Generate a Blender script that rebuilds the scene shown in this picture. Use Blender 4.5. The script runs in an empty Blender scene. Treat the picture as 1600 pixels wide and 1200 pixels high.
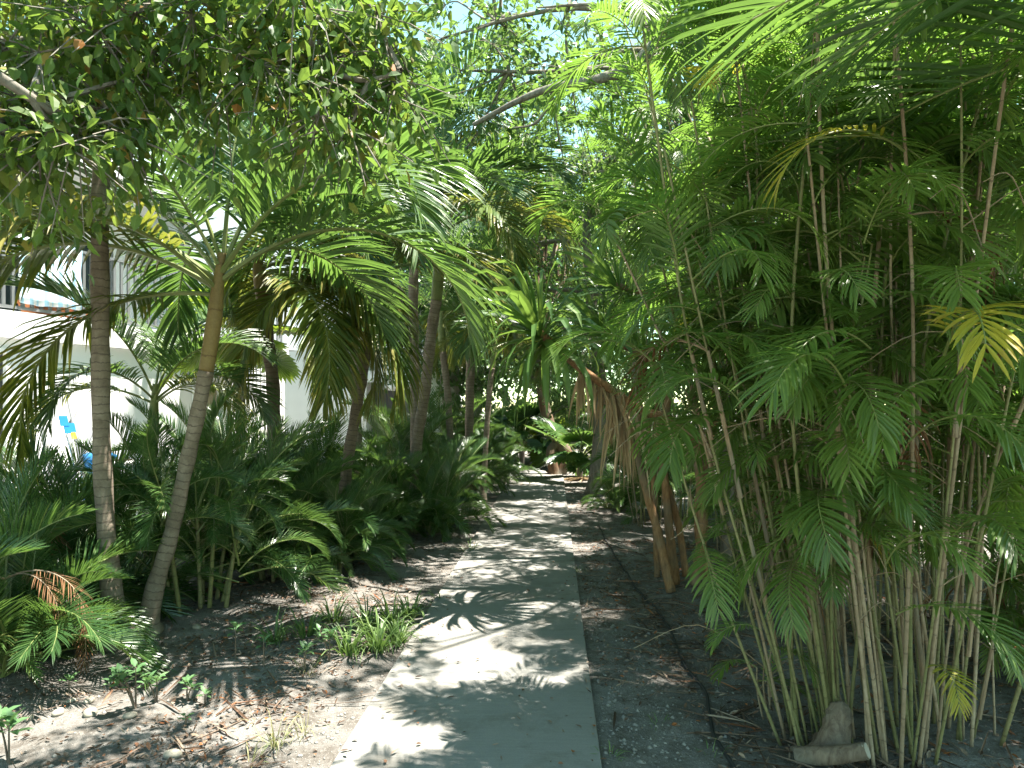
import bpy, math, random
import numpy as np
from mathutils import Vector, Matrix, Euler

R = math.radians
C = bpy.context.scene.collection
F = 1110.0          # focal length of the photograph in its own pixels
HZ = 637.0          # row of the horizon
EYE = 1.63
def X(px, d): return (px - 800.0) / F * d
def Z(py, d): return EYE + (HZ - py) / F * d
def GD(py): return EYE * F / (py - HZ)
def at(px, py, d): return (X(px, d), d, Z(py, d))
def on_ground(px, py):
    d = GD(py); return (X(px, d), d, 0.0)

# ------------------------------------------------------------------ objects
def put(name, me, parent=None, loc=(0, 0, 0), rot=(0, 0, 0), scale=None):
    o = bpy.data.objects.new(name, me); C.objects.link(o)
    o.location = loc; o.rotation_euler = rot
    if scale is not None: o.scale = (scale, scale, scale) if np.isscalar(scale) else scale
    if parent is not None: o.parent = parent
    return o
def tag(o, label, cat, group=None, kind=None):
    if label: o['label'] = label
    if cat: o['category'] = cat
    if group: o['group'] = group
    if kind: o['kind'] = kind
    return o
def thing(name, label, cat, loc, rotz=0.0, group=None):
    o = put(name, None, None, loc, (0, 0, rotz)); o.empty_display_size = 0.2
    return tag(o, label, cat, group)
def struct(o, kind='structure'):
    o['kind'] = kind; return o

# ------------------------------------------------------------------ mesh accumulator
class G:
    def __init__(s):
        s.v = []; s.q = []; s.t3 = []; s.n = 0; s.al = []; s.mq = []; s.mt = []
    def add(s, V, q=None, t=None, along=None, mat=0):
        V = np.asarray(V, float).reshape(-1, 3)
        s.v.append(V)
        if q is not None and len(q):
            q = np.asarray(q, int); s.q.append(q + s.n); s.mq.append(np.full(len(q), mat))
        if t is not None and len(t):
            t = np.asarray(t, int); s.t3.append(t + s.n); s.mt.append(np.full(len(t), mat))
        s.al.append(np.zeros(len(V)) if along is None else np.asarray(along, float))
        s.n += len(V)
    def box(s, x0, x1, y0, y1, z0, z1, mat=0):
        V = [(x, y, z) for x in (x0, x1) for y in (y0, y1) for z in (z0, z1)]
        s.add(V, [(0, 1, 3, 2), (4, 6, 7, 5), (0, 4, 5, 1), (2, 3, 7, 6), (0, 2, 6, 4), (1, 5, 7, 3)], mat=mat)
    def mesh(s, name, mats, smooth=False):
        me = bpy.data.meshes.new(name)
        V = np.concatenate(s.v)
        q = np.concatenate(s.q) if s.q else np.zeros((0, 4), int)
        t = np.concatenate(s.t3) if s.t3 else np.zeros((0, 3), int)
        me.vertices.add(len(V)); me.vertices.foreach_set('co', V.astype(np.float32).ravel())
        nl = len(q) * 4 + len(t) * 3
        me.loops.add(nl)
        me.loops.foreach_set('vertex_index', np.concatenate([q.ravel(), t.ravel()]).astype(np.int32))
        me.polygons.add(len(q) + len(t))
        st = np.concatenate([np.arange(len(q)) * 4, len(q) * 4 + np.arange(len(t)) * 3]).astype(np.int32)
        me.polygons.foreach_set('loop_start', st)
        mi = np.concatenate([np.concatenate(s.mq) if s.mq else np.zeros(0), np.concatenate(s.mt) if s.mt else np.zeros(0)])
        for m in (mats if isinstance(mats, (list, tuple)) else [mats]): me.materials.append(m)
        me.polygons.foreach_set('material_index', mi.astype(np.int32))
        me.polygons.foreach_set('use_smooth', np.full(len(q) + len(t), bool(smooth)))
        a = me.attributes.new('along', 'FLOAT', 'POINT')
        a.data.foreach_set('value', np.concatenate(s.al).astype(np.float32))
        me.update(calc_edges=True); me.validate()
        return me

def nrm(a):
    return a / np.maximum(np.linalg.norm(a, axis=-1, keepdims=True), 1e-9)

def smooth_path(pts, k=6):
    P = np.array(pts, float); n = len(P)
    if n < 3: k = max(k, 2)
    out = []
    for i in range(n - 1):
        p0 = P[max(i - 1, 0)]; p1 = P[i]; p2 = P[i + 1]; p3 = P[min(i + 2, n - 1)]
        for j in range(k):
            t = j / k
            out.append(0.5 * (2 * p1 + (p2 - p0) * t + (2 * p0 - 5 * p1 + 4 * p2 - p3) * t * t + (3 * p1 - p0 - 3 * p2 + p3) * t ** 3))
    out.append(P[-1])
    return np.array(out)

def tube(g, P, rad, sides=8, cap=True, mat=0, jit=0.0, rng=None):
    P = np.asarray(P, float); n = len(P)
    rad = np.broadcast_to(np.asarray(rad, float), (n,))
    T = nrm(np.gradient(P, axis=0))
    ref = np.array([1.0, 0, 0]) if abs(T[0][0]) < 0.8 else np.array([0, 1.0, 0])
    u = nrm(np.cross(T[0], ref)); U = []
    for i in range(n):
        u = nrm(u - T[i] * np.dot(u, T[i])); U.append(u)
    U = np.array(U); W = np.cross(T, U)
    a = np.arange(sides) / sides * 2 * np.pi
    rr = rad[:, None] * np.ones((1, sides))
    if jit and rng is not None: rr = rr * (1 + rng.uniform(-jit, jit, rr.shape))
    V = P[:, None, :] + rr[:, :, None] * (np.cos(a)[None, :, None] * U[:, None, :] + np.sin(a)[None, :, None] * W[:, None, :])
    along = np.concatenate([[0], np.cumsum(np.linalg.norm(np.diff(P, axis=0), axis=1))])
    i, j = np.meshgrid(np.arange(n - 1), np.arange(sides), indexing='ij')
    j2 = (j + 1) % sides
    q = np.stack([i * sides + j, i * sides + j2, (i + 1) * sides + j2, (i + 1) * sides + j], -1).reshape(-1, 4)
    Vf = V.reshape(-1, 3); al = np.repeat(along, sides); t = []
    if cap:
        Vf = np.concatenate([Vf, P[-1:], P[:1]]); al = np.concatenate([al, along[-1:], along[:1]])
        e = (n - 1) * sides; c = n * sides
        t = [(e + k, e + (k + 1) % sides, c) for k in range(sides)] + [((k + 1) % sides, k, c + 1) for k in range(sides)]
    g.add(Vf, q, t, al, mat)

ZUP = np.array([0, 0, 1.0])
def blades(g, P, D, W, ln, wd, droop, prof, S=4, fold=0.25, mat=0, power=1.0):
    """n folded strips: P base, D direction, W width direction; prof gives the width at each station 0..S-1 (the tip is a point)."""
    n = len(P); P = P.copy(); D = nrm(D)
    ln = np.broadcast_to(ln, (n,)); wd = np.broadcast_to(wd, (n,)); droop = np.broadcast_to(droop, (n,))
    V = np.zeros((n, S * 3 + 1, 3)); al = np.zeros((n, S * 3 + 1))
    for i in range(S):
        W = nrm(W - (W * D).sum(-1, keepdims=True) * D)
        N = np.cross(D, W); N = np.where(N[:, 2:3] < 0, -N, N)
        w = (wd * prof[i] * 0.5)[:, None]
        V[:, i * 3] = P + W * w + N * w * fold * 2
        V[:, i * 3 + 1] = P
        V[:, i * 3 + 2] = P - W * w + N * w * fold * 2
        al[:, i * 3:i * 3 + 3] = i / S
        P = P + D * (ln / S)[:, None]
        D = nrm(D - ZUP * (droop * ((i + 1) / S) ** power)[:, None])
    V[:, -1] = P; al[:, -1] = 1
    m = S * 3 + 1
    qs = []
    for i in range(S - 1):
        a = i * 3; b = a + 3
        qs += [(a, a + 1, b + 1, b), (a + 1, a + 2, b + 2, b + 1)]
    a = (S - 1) * 3
    ts = [(a, a + 1, m - 1), (a + 1, a + 2, m - 1)]
    off = (np.arange(n) * m)[:, None, None]
    q = (np.array(qs)[None] + off).reshape(-1, 4); t = (np.array(ts)[None] + off).reshape(-1, 3)
    g.add(V.reshape(-1, 3), q, t, al.ravel(), mat)

def leaves(g, P, D, N, ln, wd, mat=0, fold=0.18, curl=0.15):
    """n pointed oval leaves of 6 faces, folded along the midrib"""
    n = len(P); D = nrm(D); W = nrm(np.cross(N, D)); N = np.cross(D, W)
    ln = np.broadcast_to(ln, (n,))[:, None]; wd = np.broadcast_to(wd, (n,))[:, None] * 0.5
    V = np.zeros((n, 8, 3))
    V[:, 0] = P
    V[:, 1] = P + D * ln * 0.35 + W * wd + N * wd * fold * 2
    V[:, 2] = P + D * ln * 0.35
    V[:, 3] = P + D * ln * 0.35 - W * wd + N * wd * fold * 2
    V[:, 4] = P + D * ln * 0.72 + W * wd * 0.78 + N * (wd * fold * 1.6 - ln * curl * 0.4)
    V[:, 5] = P + D * ln * 0.72 - N * ln * curl * 0.4
    V[:, 6] = P + D * ln * 0.72 - W * wd * 0.78 + N * (wd * fold * 1.6 - ln * curl * 0.4)
    V[:, 7] = P + D * ln - N * ln * curl
    ts = np.array([(0, 2, 1), (0, 3, 2), (4, 5, 7), (5, 6, 7)]); qs = np.array([(1, 2, 5, 4), (2, 3, 6, 5)])
    off = (np.arange(n) * 8)[:, None, None]
    g.add(V.reshape(-1, 3), (qs[None] + off).reshape(-1, 4), (ts[None] + off).reshape(-1, 3), None, mat)

def small_leaves(g, P, D, N, ln, wd, mat=0):
    n = len(P); D = nrm(D); W = nrm(np.cross(N, D)); N = np.cross(D, W)
    ln = np.broadcast_to(ln, (n,))[:, None]; wd = np.broadcast_to(wd, (n,))[:, None] * 0.5
    V = np.zeros((n, 6, 3))
    V[:, 0] = P
    V[:, 1] = P + D * ln * 0.4 + W * wd + N * wd * 0.3
    V[:, 2] = P + D * ln * 0.4 - W * wd + N * wd * 0.3
    V[:, 3] = P + D * ln * 0.8 + W * wd * 0.6
    V[:, 4] = P + D * ln * 0.8 - W * wd * 0.6
    V[:, 5] = P + D * ln - N * ln * 0.08
    off = (np.arange(n) * 6)[:, None, None]
    g.add(V.reshape(-1, 3), (np.array([(1, 2, 4, 3)])[None] + off).reshape(-1, 4),
          (np.array([(0, 2, 1), (3, 4, 5)])[None] + off).reshape(-1, 3), None, mat)

# ------------------------------------------------------------------ materials
def newmat(name):
    m = bpy.data.materials.new(name); m.use_nodes = True
    nt = m.node_tree; nt.nodes.clear()
    out = nt.nodes.new('ShaderNodeOutputMaterial')
    return m, nt, out
def N_(nt, t, **kw):
    n = nt.nodes.new(t)
    for k, v in kw.items(): setattr(n, k, v)
    return n
def ramp(nt, fac, stops):
    r = N_(nt, 'ShaderNodeValToRGB'); el = r.color_ramp.elements
    el[0].position, el[0].color = stops[0][0], (*stops[0][1], 1)
    el[1].position, el[1].color = stops[-1][0], (*stops[-1][1], 1)
    for p, c in stops[1:-1]:
        e = el.new(p); e.color = (*c, 1)
    nt.links.new(fac, r.inputs[0]); return r.outputs[0]
def mixc(nt, fac, a, b, mode='MIX'):
    m = N_(nt, 'ShaderNodeMix', data_type='RGBA', blend_type=mode)
    for s, v in ((0, fac), (6, a), (7, b)):
        if isinstance(v, (int, float)): m.inputs[s].default_value = v
        elif isinstance(v, tuple): m.inputs[s].default_value = (*v, 1)
        else: nt.links.new(v, m.inputs[s])
    return m.outputs[2]
def math_(nt, op, a, b=None, c=None):
    m = N_(nt, 'ShaderNodeMath', operation=op)
    for i, v in enumerate((a, b, c)):
        if v is None: continue
        if isinstance(v, (int, float)): m.inputs[i].default_value = v
        else: nt.links.new(v, m.inputs[i])
    return m.outputs[0]
def noise(nt, scale, detail=4, rough=0.55, vec=None, dist=0.0):
    n = N_(nt, 'ShaderNodeTexNoise'); n.inputs['Scale'].default_value = scale
    n.inputs['Detail'].default_value = detail; n.inputs['Roughness'].default_value = rough
    n.inputs['Distortion'].default_value = dist
    if vec is not None: nt.links.new(vec, n.inputs['Vector'])
    return n.outputs[0]
def coords(nt, kind='Object'):
    return N_(nt, 'ShaderNodeTexCoord').outputs[kind]
def bump(nt, h, strength=0.3, dist=0.01):
    b = N_(nt, 'ShaderNodeBump'); b.inputs['Strength'].default_value = strength
    b.inputs['Distance'].default_value = dist; nt.links.new(h, b.inputs['Height']); return b.outputs[0]
def principled(nt, out, col, rough=0.6, spec=0.4, nor=None, metallic=0.0):
    p = N_(nt, 'ShaderNodeBsdfPrincipled')
    if isinstance(col, tuple): p.inputs['Base Color'].default_value = (*col, 1)
    else: nt.links.new(col, p.inputs['Base Color'])
    if isinstance(rough, (int, float)): p.inputs['Roughness'].default_value = rough
    else: nt.links.new(rough, p.inputs['Roughness'])
    p.inputs['Specular IOR Level'].default_value = spec; p.inputs['Metallic'].default_value = metallic
    if nor is not None: nt.links.new(nor, p.inputs['Normal'])
    if out is not None: nt.links.new(p.outputs[0], out.inputs[0])
    return p

def leaf_mat(name, stops, trans, tf=0.4, rough=0.38, spec=0.5, objvar=0.35, tip=None):
    m, nt, out = newmat(name)
    geo = N_(nt, 'ShaderNodeNewGeometry'); oi = N_(nt, 'ShaderNodeObjectInfo')
    rnd = geo.outputs['Random Per Island']
    f = math_(nt, 'ADD', math_(nt, 'MULTIPLY', rnd, 1 - objvar), math_(nt, 'MULTIPLY', oi.outputs['Random'], objvar))
    col = ramp(nt, f, stops)
    if tip is not None:
        at_ = N_(nt, 'ShaderNodeAttribute', attribute_name='along')
        tf_ = math_(nt, 'MULTIPLY', math_(nt, 'GREATER_THAN', math_(nt, 'SUBTRACT', at_.outputs['Fac'], math_(nt, 'MULTIPLY', rnd, 0.75)), 0.42), 0.6)
        col = mixc(nt, tf_, col, tip)
    tcol = mixc(nt, 0.75, col, trans)
    p = principled(nt, None, col, rough, spec)
    t = N_(nt, 'ShaderNodeBsdfTranslucent'); nt.links.new(tcol, t.inputs[0])
    mx = N_(nt, 'ShaderNodeMixShader'); mx.inputs[0].default_value = tf
    nt.links.new(p.outputs[0], mx.inputs[1]); nt.links.new(t.outputs[0], mx.inputs[2])
    nt.links.new(mx.outputs[0], out.inputs[0])
    return m

def ring_mat(name, c1, c2, ring, pitch=0.06, rough=0.75, bands=0.18, green=None):
    """stem with ring scars along its length"""
    m, nt, out = newmat(name)
    a = N_(nt, 'ShaderNodeAttribute', attribute_name='along').outputs['Fac']
    oc = coords(nt); oi = N_(nt, 'ShaderNodeObjectInfo').outputs['Random']
    n1 = noise(nt, 9, 5, 0.65, oc); n2 = noise(nt, 60, 4, 0.6, oc)
    aw = math_(nt, 'ADD', a, math_(nt, 'MULTIPLY', n1, 0.07))
    fr = math_(nt, 'FRACT', math_(nt, 'ADD', math_(nt, 'DIVIDE', aw, pitch), math_(nt, 'MULTIPLY', oi, 7.0)))
    line = math_(nt, 'LESS_THAN', fr, bands)
    base = mixc(nt, ramp(nt, n1, [(0.3, (0, 0, 0)), (0.7, (1, 1, 1))]), c1, c2)
    base = mixc(nt, math_(nt, 'MULTIPLY', oi, 0.5), base, green or c1)
    base = mixc(nt, math_(nt, 'MULTIPLY', math_(nt, 'MULTIPLY', line, 0.85), ramp(nt, n1, [(0.25, (0.25, 0.25, 0.25)), (0.75, (1, 1, 1))])), base, ring)
    base = mixc(nt, 0.5, base, ramp(nt, n2, [(0.2, (0.35, 0.35, 0.35)), (0.8, (1, 1, 1))]), 'MULTIPLY')
    h = math_(nt, 'ADD', math_(nt, 'MULTIPLY', fr, -0.6), math_(nt, 'MULTIPLY', n2, 0.6))
    principled(nt, out, base, rough, 0.25, bump(nt, h, 0.6, 0.006))
    return m

def bark_mat(name, c1, c2, scale=14, rough=0.85):
    m, nt, out = newmat(name); oc = coords(nt)
    mp = N_(nt, 'ShaderNodeMapping'); mp.inputs['Scale'].default_value = (1, 1, 0.25); nt.links.new(oc, mp.inputs[0])
    n1 = noise(nt, scale, 6, 0.65, mp.outputs[0], 0.6); n2 = noise(nt, 3, 3, 0.5, oc)
    col = mixc(nt, ramp(nt, n1, [(0.3, (0, 0, 0)), (0.68, (1, 1, 1))]), c1, c2)
    col = mixc(nt, ramp(nt, n2, [(0.45, (0, 0, 0)), (0.65, (0.6, 0.6, 0.6))]), col, (0.16, 0.16, 0.13))
    principled(nt, out, col, rough, 0.2, bump(nt, n1, 0.8, 0.015)); return m

def plain_mat(name, col, rough=0.5, spec=0.4, metallic=0.0, var=0.12, scale=6):
    m, nt, out = newmat(name); oc = coords(nt)
    n1 = noise(nt, scale, 5, 0.6, oc)
    c = mixc(nt, ramp(nt, n1, [(0.3, (0, 0, 0)), (0.7, (1, 1, 1))]), tuple(x * (1 - var) for x in col), tuple(min(1, x * (1 + var * 0.5)) for x in col))
    principled(nt, out, c, rough, spec, bump(nt, noise(nt, 80, 3, 0.6, oc), 0.08, 0.003), metallic); return m

M = {}
M['palm'] = leaf_mat('palm_leaf', [(0.0, (0.0322, 0.0670, 0.0267)), (0.45, (0.0575, 0.1135, 0.0367)), (0.8, (0.0978, 0.1621, 0.0500)), (0.97, (0.1610, 0.2054, 0.0667)), (1.0, (0.2990, 0.2594, 0.0834))],
                     (0.1840, 0.3243, 0.0500), 0.36, 0.36, 0.55, 0.5)
M['palm_old'] = leaf_mat('palm_leaf_old', [(0.0, (0.0385, 0.0770, 0.0176)), (0.5, (0.0660, 0.1210, 0.0242)), (0.85, (0.1320, 0.1705, 0.0330)), (1.0, (0.3080, 0.2420, 0.0550))],
                     (0.2860, 0.2970, 0.0330), 0.36, 0.4, 0.45, 0.3, tip=(0.2640, 0.2090, 0.0495))
M['areca'] = leaf_mat('areca_leaf', [(0.0, (0.0242, 0.0620, 0.0223)), (0.5, (0.0462, 0.1034, 0.0319)), (0.85, (0.0880, 0.1551, 0.0447)), (1.0, (0.1870, 0.2171, 0.0638))],
                      (0.1650, 0.2895, 0.0479), 0.34, 0.27, 0.6, 0.55)
M['bpalm'] = leaf_mat('bamboo_palm_leaf', [(0.0, (0.0549, 0.0975, 0.0283)), (0.45, (0.0976, 0.1583, 0.0389)), (0.85, (0.1586, 0.2179, 0.0531)), (1.0, (0.2318, 0.2752, 0.0708))],
                      (0.2318, 0.4128, 0.0531), 0.48, 0.34, 0.5, 0.6)
M['yellow'] = leaf_mat('yellow_leaf', [(0.0, (0.30, 0.26, 0.03)), (0.5, (0.38, 0.33, 0.04)), (1.0, (0.22, 0.25, 0.035))], (0.55, 0.5, 0.05), 0.4, 0.45, 0.4, 0.1, tip=(0.30, 0.20, 0.05))
M['dead'] = leaf_mat('dead_leaf', [(0.0, (0.30, 0.20, 0.115)), (0.5, (0.42, 0.31, 0.19)), (1.0, (0.52, 0.42, 0.28))], (0.42, 0.3, 0.17), 0.3, 0.7, 0.2, 0.2)
M['brown'] = leaf_mat('brown_leaf', [(0.0, (0.09, 0.04, 0.022)), (0.5, (0.16, 0.075, 0.035)), (1.0, (0.24, 0.14, 0.07))], (0.2, 0.09, 0.04), 0.2, 0.65, 0.2, 0.2)
M['near'] = leaf_mat('broad_leaf_olive', [(0.0, (0.0388, 0.0840, 0.0231)), (0.4, (0.0646, 0.1260, 0.0315)), (0.8, (0.1033, 0.1628, 0.0357)), (0.96, (0.1890, 0.1785, 0.0368)), (0.985, (0.3150, 0.1785, 0.0420)), (1.0, (0.2940, 0.0735, 0.0315))],
                     (0.2066, 0.3150, 0.0420), 0.48, 0.5, 0.3, 0.02)
M['fig'] = leaf_mat('fig_leaf', [(0.0, (0.0264, 0.0620, 0.0244)), (0.5, (0.0540, 0.1072, 0.0383)), (0.9, (0.1080, 0.1692, 0.0522)), (1.0, (0.2640, 0.2707, 0.0870))],
                    (0.2400, 0.3835, 0.0696), 0.42, 0.3, 0.5, 0.05)
M['dark'] = leaf_mat('dark_tree_leaf', [(0.0, (0.0270, 0.0635, 0.0254)), (0.5, (0.0513, 0.1079, 0.0391)), (0.9, (0.1013, 0.1650, 0.0548)), (1.0, (0.2025, 0.2284, 0.0979))],
                     (0.1755, 0.3299, 0.0587), 0.36, 0.32, 0.5, 0.1)
M['yucca'] = leaf_mat('yucca_leaf', [(0.0, (0.05, 0.11, 0.03)), (0.5, (0.085, 0.165, 0.04)), (1.0, (0.15, 0.23, 0.05))], (0.22, 0.34, 0.05), 0.40, 0.4, 0.5, 0.2)
M['fan'] = leaf_mat('fan_leaf', [(0.0, (0.08, 0.15, 0.025)), (0.5, (0.13, 0.22, 0.03)), (1.0, (0.20, 0.27, 0.04))], (0.36, 0.46, 0.04), 0.48, 0.4, 0.45, 0.4)
M['grass'] = leaf_mat('tuft_leaf', [(0.0, (0.06, 0.115, 0.035)), (0.5, (0.11, 0.18, 0.05)), (1.0, (0.22, 0.28, 0.11))], (0.18, 0.3, 0.05), 0.3, 0.4, 0.45, 0.3)
M['straw'] = leaf_mat('straw_leaf', [(0.0, (0.20, 0.20, 0.09)), (0.5, (0.32, 0.28, 0.16)), (1.0, (0.14, 0.20, 0.06))], (0.3, 0.3, 0.1), 0.25, 0.6, 0.3, 0.1)
M['seed'] = leaf_mat('seedling_leaf', [(0.0, (0.06, 0.13, 0.05)), (0.6, (0.10, 0.19, 0.08)), (1.0, (0.18, 0.26, 0.12))], (0.15, 0.3, 0.06), 0.25, 0.35, 0.5, 0.3)
M['litter'] = leaf_mat('litter_leaf', [(0.0, (0.05, 0.032, 0.022)), (0.3, (0.11, 0.065, 0.04)), (0.55, (0.17, 0.12, 0.09)), (0.82, (0.28, 0.215, 0.16)), (0.95, (0.22, 0.085, 0.04)), (1.0, (0.32, 0.12, 0.04))],
                       (0.2, 0.1, 0.05), 0.1, 0.65, 0.25, 0.0)
M['trunk'] = ring_mat('palm_trunk', (0.15, 0.115, 0.085), (0.32, 0.265, 0.21), (0.085, 0.062, 0.048), 0.058, 0.85, 0.16)
M['shaft'] = ring_mat('crownshaft', (0.21, 0.145, 0.06), (0.27, 0.20, 0.075), (0.12, 0.07, 0.03), 0.33, 0.5, 0.04)
M['shaft_green'] = ring_mat('crownshaft_green', (0.16, 0.19, 0.07), (0.22, 0.24, 0.09), (0.12, 0.10, 0.04), 0.33, 0.45, 0.04)
M['petiole'] = plain_mat('petiole', (0.16, 0.19, 0.06), 0.45, 0.4, 0, 0.3, 8)
M['cane'] = ring_mat('cane_green', (0.12, 0.135, 0.05), (0.25, 0.245, 0.11), (0.09, 0.07, 0.035), 0.13, 0.5, 0.05, (0.28, 0.22, 0.12))
M['cane_tan'] = ring_mat('cane_tan', (0.26, 0.18, 0.11), (0.48, 0.39, 0.28), (0.09, 0.06, 0.04), 0.15, 0.75, 0.05, (0.20, 0.14, 0.09))
M['arecacane'] = ring_mat('areca_cane', (0.15, 0.17, 0.06), (0.25, 0.24, 0.10), (0.07, 0.06, 0.03), 0.10, 0.55, 0.08, (0.26, 0.22, 0.14))
M['sheath'] = bark_mat('dry_sheath', (0.20, 0.13, 0.08), (0.36, 0.27, 0.18), 30)
M['bark_grey'] = bark_mat('bark_grey', (0.085, 0.068, 0.055), (0.25, 0.22, 0.19), 22)
M['bark_red'] = bark_mat('bark_red', (0.085, 0.048, 0.03), (0.19, 0.115, 0.065), 18)
M['bark_pale'] = bark_mat('bark_pale', (0.24, 0.22, 0.20), (0.40, 0.38, 0.35), 10)
M['yucca_bark'] = bark_mat('yucca_bark', (0.15, 0.075, 0.035), (0.36, 0.21, 0.11), 40)
M['cutwood'] = bark_mat('cut_wood', (0.28, 0.25, 0.21), (0.42, 0.38, 0.33), 30)
M['white'] = plain_mat('white_render', (0.80, 0.80, 0.79), 0.8, 0.2, 0, 0.05, 1.2)
M['palegrey'] = plain_mat('pale_grey_render', (0.50, 0.56, 0.60), 0.8, 0.2, 0, 0.05, 1.2)
M['greymetal'] = plain_mat('grey_metal', (0.22, 0.225, 0.23), 0.45, 0.5, 0.3, 0.1, 5)
M['darkpaint'] = plain_mat('dark_paint', (0.035, 0.037, 0.04), 0.4, 0.5, 0, 0.15, 5)
M['khaki'] = plain_mat('khaki_paint', (0.27, 0.24, 0.16), 0.6, 0.3, 0, 0.08, 5)
M['glass'] = plain_mat('dark_glass', (0.03, 0.04, 0.05), 0.05, 0.6, 0, 0.1, 2)
M['terracotta'] = plain_mat('terracotta', (0.42, 0.17, 0.075), 0.8, 0.2, 0, 0.15, 8)
M['soil'] = plain_mat('potting_soil', (0.05, 0.035, 0.025), 0.95, 0.1, 0, 0.3, 30)
M['blue'] = plain_mat('blue_plastic', (0.02, 0.17, 0.42), 0.4, 0.5, 0, 0.1, 5)
M['yellowpaint'] = plain_mat('yellow_cloth', (0.6, 0.36, 0.04), 0.7, 0.2, 0, 0.1, 5)
M['rubber'] = plain_mat('black_hose', (0.022, 0.022, 0.024), 0.6, 0.35, 0, 0.3, 40)
M['stone'] = plain_mat('pale_stone', (0.30, 0.27, 0.22), 0.85, 0.2, 0, 0.35, 14)
M['pebble'] = plain_mat('pebble', (0.24, 0.225, 0.205), 0.85, 0.2, 0, 0.3, 3)
M['twig'] = bark_mat('twig', (0.09, 0.06, 0.045), (0.22, 0.17, 0.13), 40)

def towel_mat():
    m, nt, out = newmat('striped_towel'); oc = coords(nt)
    sx = N_(nt, 'ShaderNodeSeparateXYZ'); nt.links.new(oc, sx.inputs[0])
    st = math_(nt, 'LESS_THAN', math_(nt, 'FRACT', math_(nt, 'MULTIPLY', sx.outputs[0], 9.0)), 0.4)
    principled(nt, out, mixc(nt, st, (0.80, 0.82, 0.84), (0.42, 0.66, 0.82)), 0.95, 0.1, bump(nt, noise(nt, 200, 2, 0.6, oc), 0.2, 0.003)); return m
M['towel'] = towel_mat()

def concrete_mat():
    m, nt, out = newmat('concrete'); oc = coords(nt)
    n1 = noise(nt, 0.9, 6, 0.6, oc); n2 = noise(nt, 7, 6, 0.7, oc); n3 = noise(nt, 120, 3, 0.7, oc); n4 = noise(nt, 2.6, 5, 0.75, oc, 0.2)
    mp = N_(nt, 'ShaderNodeMapping'); mp.inputs['Scale'].default_value = (1.2, 26, 1); nt.links.new(oc, mp.inputs[0])
    n5 = noise(nt, 3.0, 4, 0.6, mp.outputs[0])      # broom finish across the walk
    c = mixc(nt, ramp(nt, n1, [(0.3, (0, 0, 0)), (0.7, (1, 1, 1))]), (0.19, 0.184, 0.172), (0.295, 0.285, 0.267))
    c = mixc(nt, ramp(nt, n2, [(0.35, (0.75, 0.75, 0.75)), (0.65, (0, 0, 0))]), c, (0.235, 0.228, 0.21))
    c = mixc(nt, ramp(nt, n4, [(0.50, (0, 0, 0)), (0.66, (0.7, 0.7, 0.7))]), c, (0.165, 0.15, 0.125))
    c = mixc(nt, 0.35, c, ramp(nt, n3, [(0.3, (0.55, 0.55, 0.55)), (0.7, (1, 1, 1))]), 'MULTIPLY')
    c = mixc(nt, 0.35, c, ramp(nt, n5, [(0.3, (0.6, 0.6, 0.6)), (0.7, (1, 1, 1))]), 'MULTIPLY')
    h = math_(nt, 'ADD', math_(nt, 'MULTIPLY', n5, 0.7), n3)
    principled(nt, out, c, 0.85, 0.25, bump(nt, h, 0.35, 0.004)); return m
M['concrete'] = concrete_mat()
M['patio'] = plain_mat('patio', (0.62, 0.60, 0.57), 0.85, 0.2, 0, 0.12, 2)

def soil_mat():
    m, nt, out = newmat('sandy_soil'); oc = coords(nt)
    n1 = noise(nt, 0.7, 6, 0.65, oc); n2 = noise(nt, 5, 7, 0.7, oc); n3 = noise(nt, 45, 5, 0.75, oc)
    v = N_(nt, 'ShaderNodeTexVoronoi'); v.inputs['Scale'].default_value = 70; nt.links.new(oc, v.inputs['Vector'])
    v2 = N_(nt, 'ShaderNodeTexVoronoi'); v2.inputs['Scale'].default_value = 130; nt.links.new(oc, v2.inputs['Vector'])
    c = mixc(nt, ramp(nt, n1, [(0.35, (0, 0, 0)), (0.65, (1, 1, 1))]), (0.16, 0.147, 0.133), (0.26, 0.247, 0.23))
    c = mixc(nt, ramp(nt, n2, [(0.40, (0.8, 0.8, 0.8)), (0.56, (0, 0, 0))]), c, (0.10, 0.085, 0.07))
    c = mixc(nt, ramp(nt, n3, [(0.52, (0, 0, 0)), (0.72, (0.7, 0.7, 0.7))]), c, (0.31, 0.29, 0.265))
    sp = math_(nt, 'MULTIPLY', math_(nt, 'LESS_THAN', v.outputs['Distance'], 0.16), math_(nt, 'GREATER_THAN', n3, 0.50))
    c = mixc(nt, sp, c, (0.46, 0.45, 0.43))
    sp2 = math_(nt, 'MULTIPLY', math_(nt, 'LESS_THAN', v2.outputs['Distance'], 0.22), math_(nt, 'GREATER_THAN', n2, 0.5))
    c = mixc(nt, math_(nt, 'MULTIPLY', sp2, 0.8), c, (0.055, 0.043, 0.034))
    h = math_(nt, 'ADD', n3, math_(nt, 'MULTIPLY', n2, 1.5))
    principled(nt, out, c, 0.95, 0.15, bump(nt, h, 0.9, 0.03)); return m
M['soil_ground'] = soil_mat()

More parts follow.
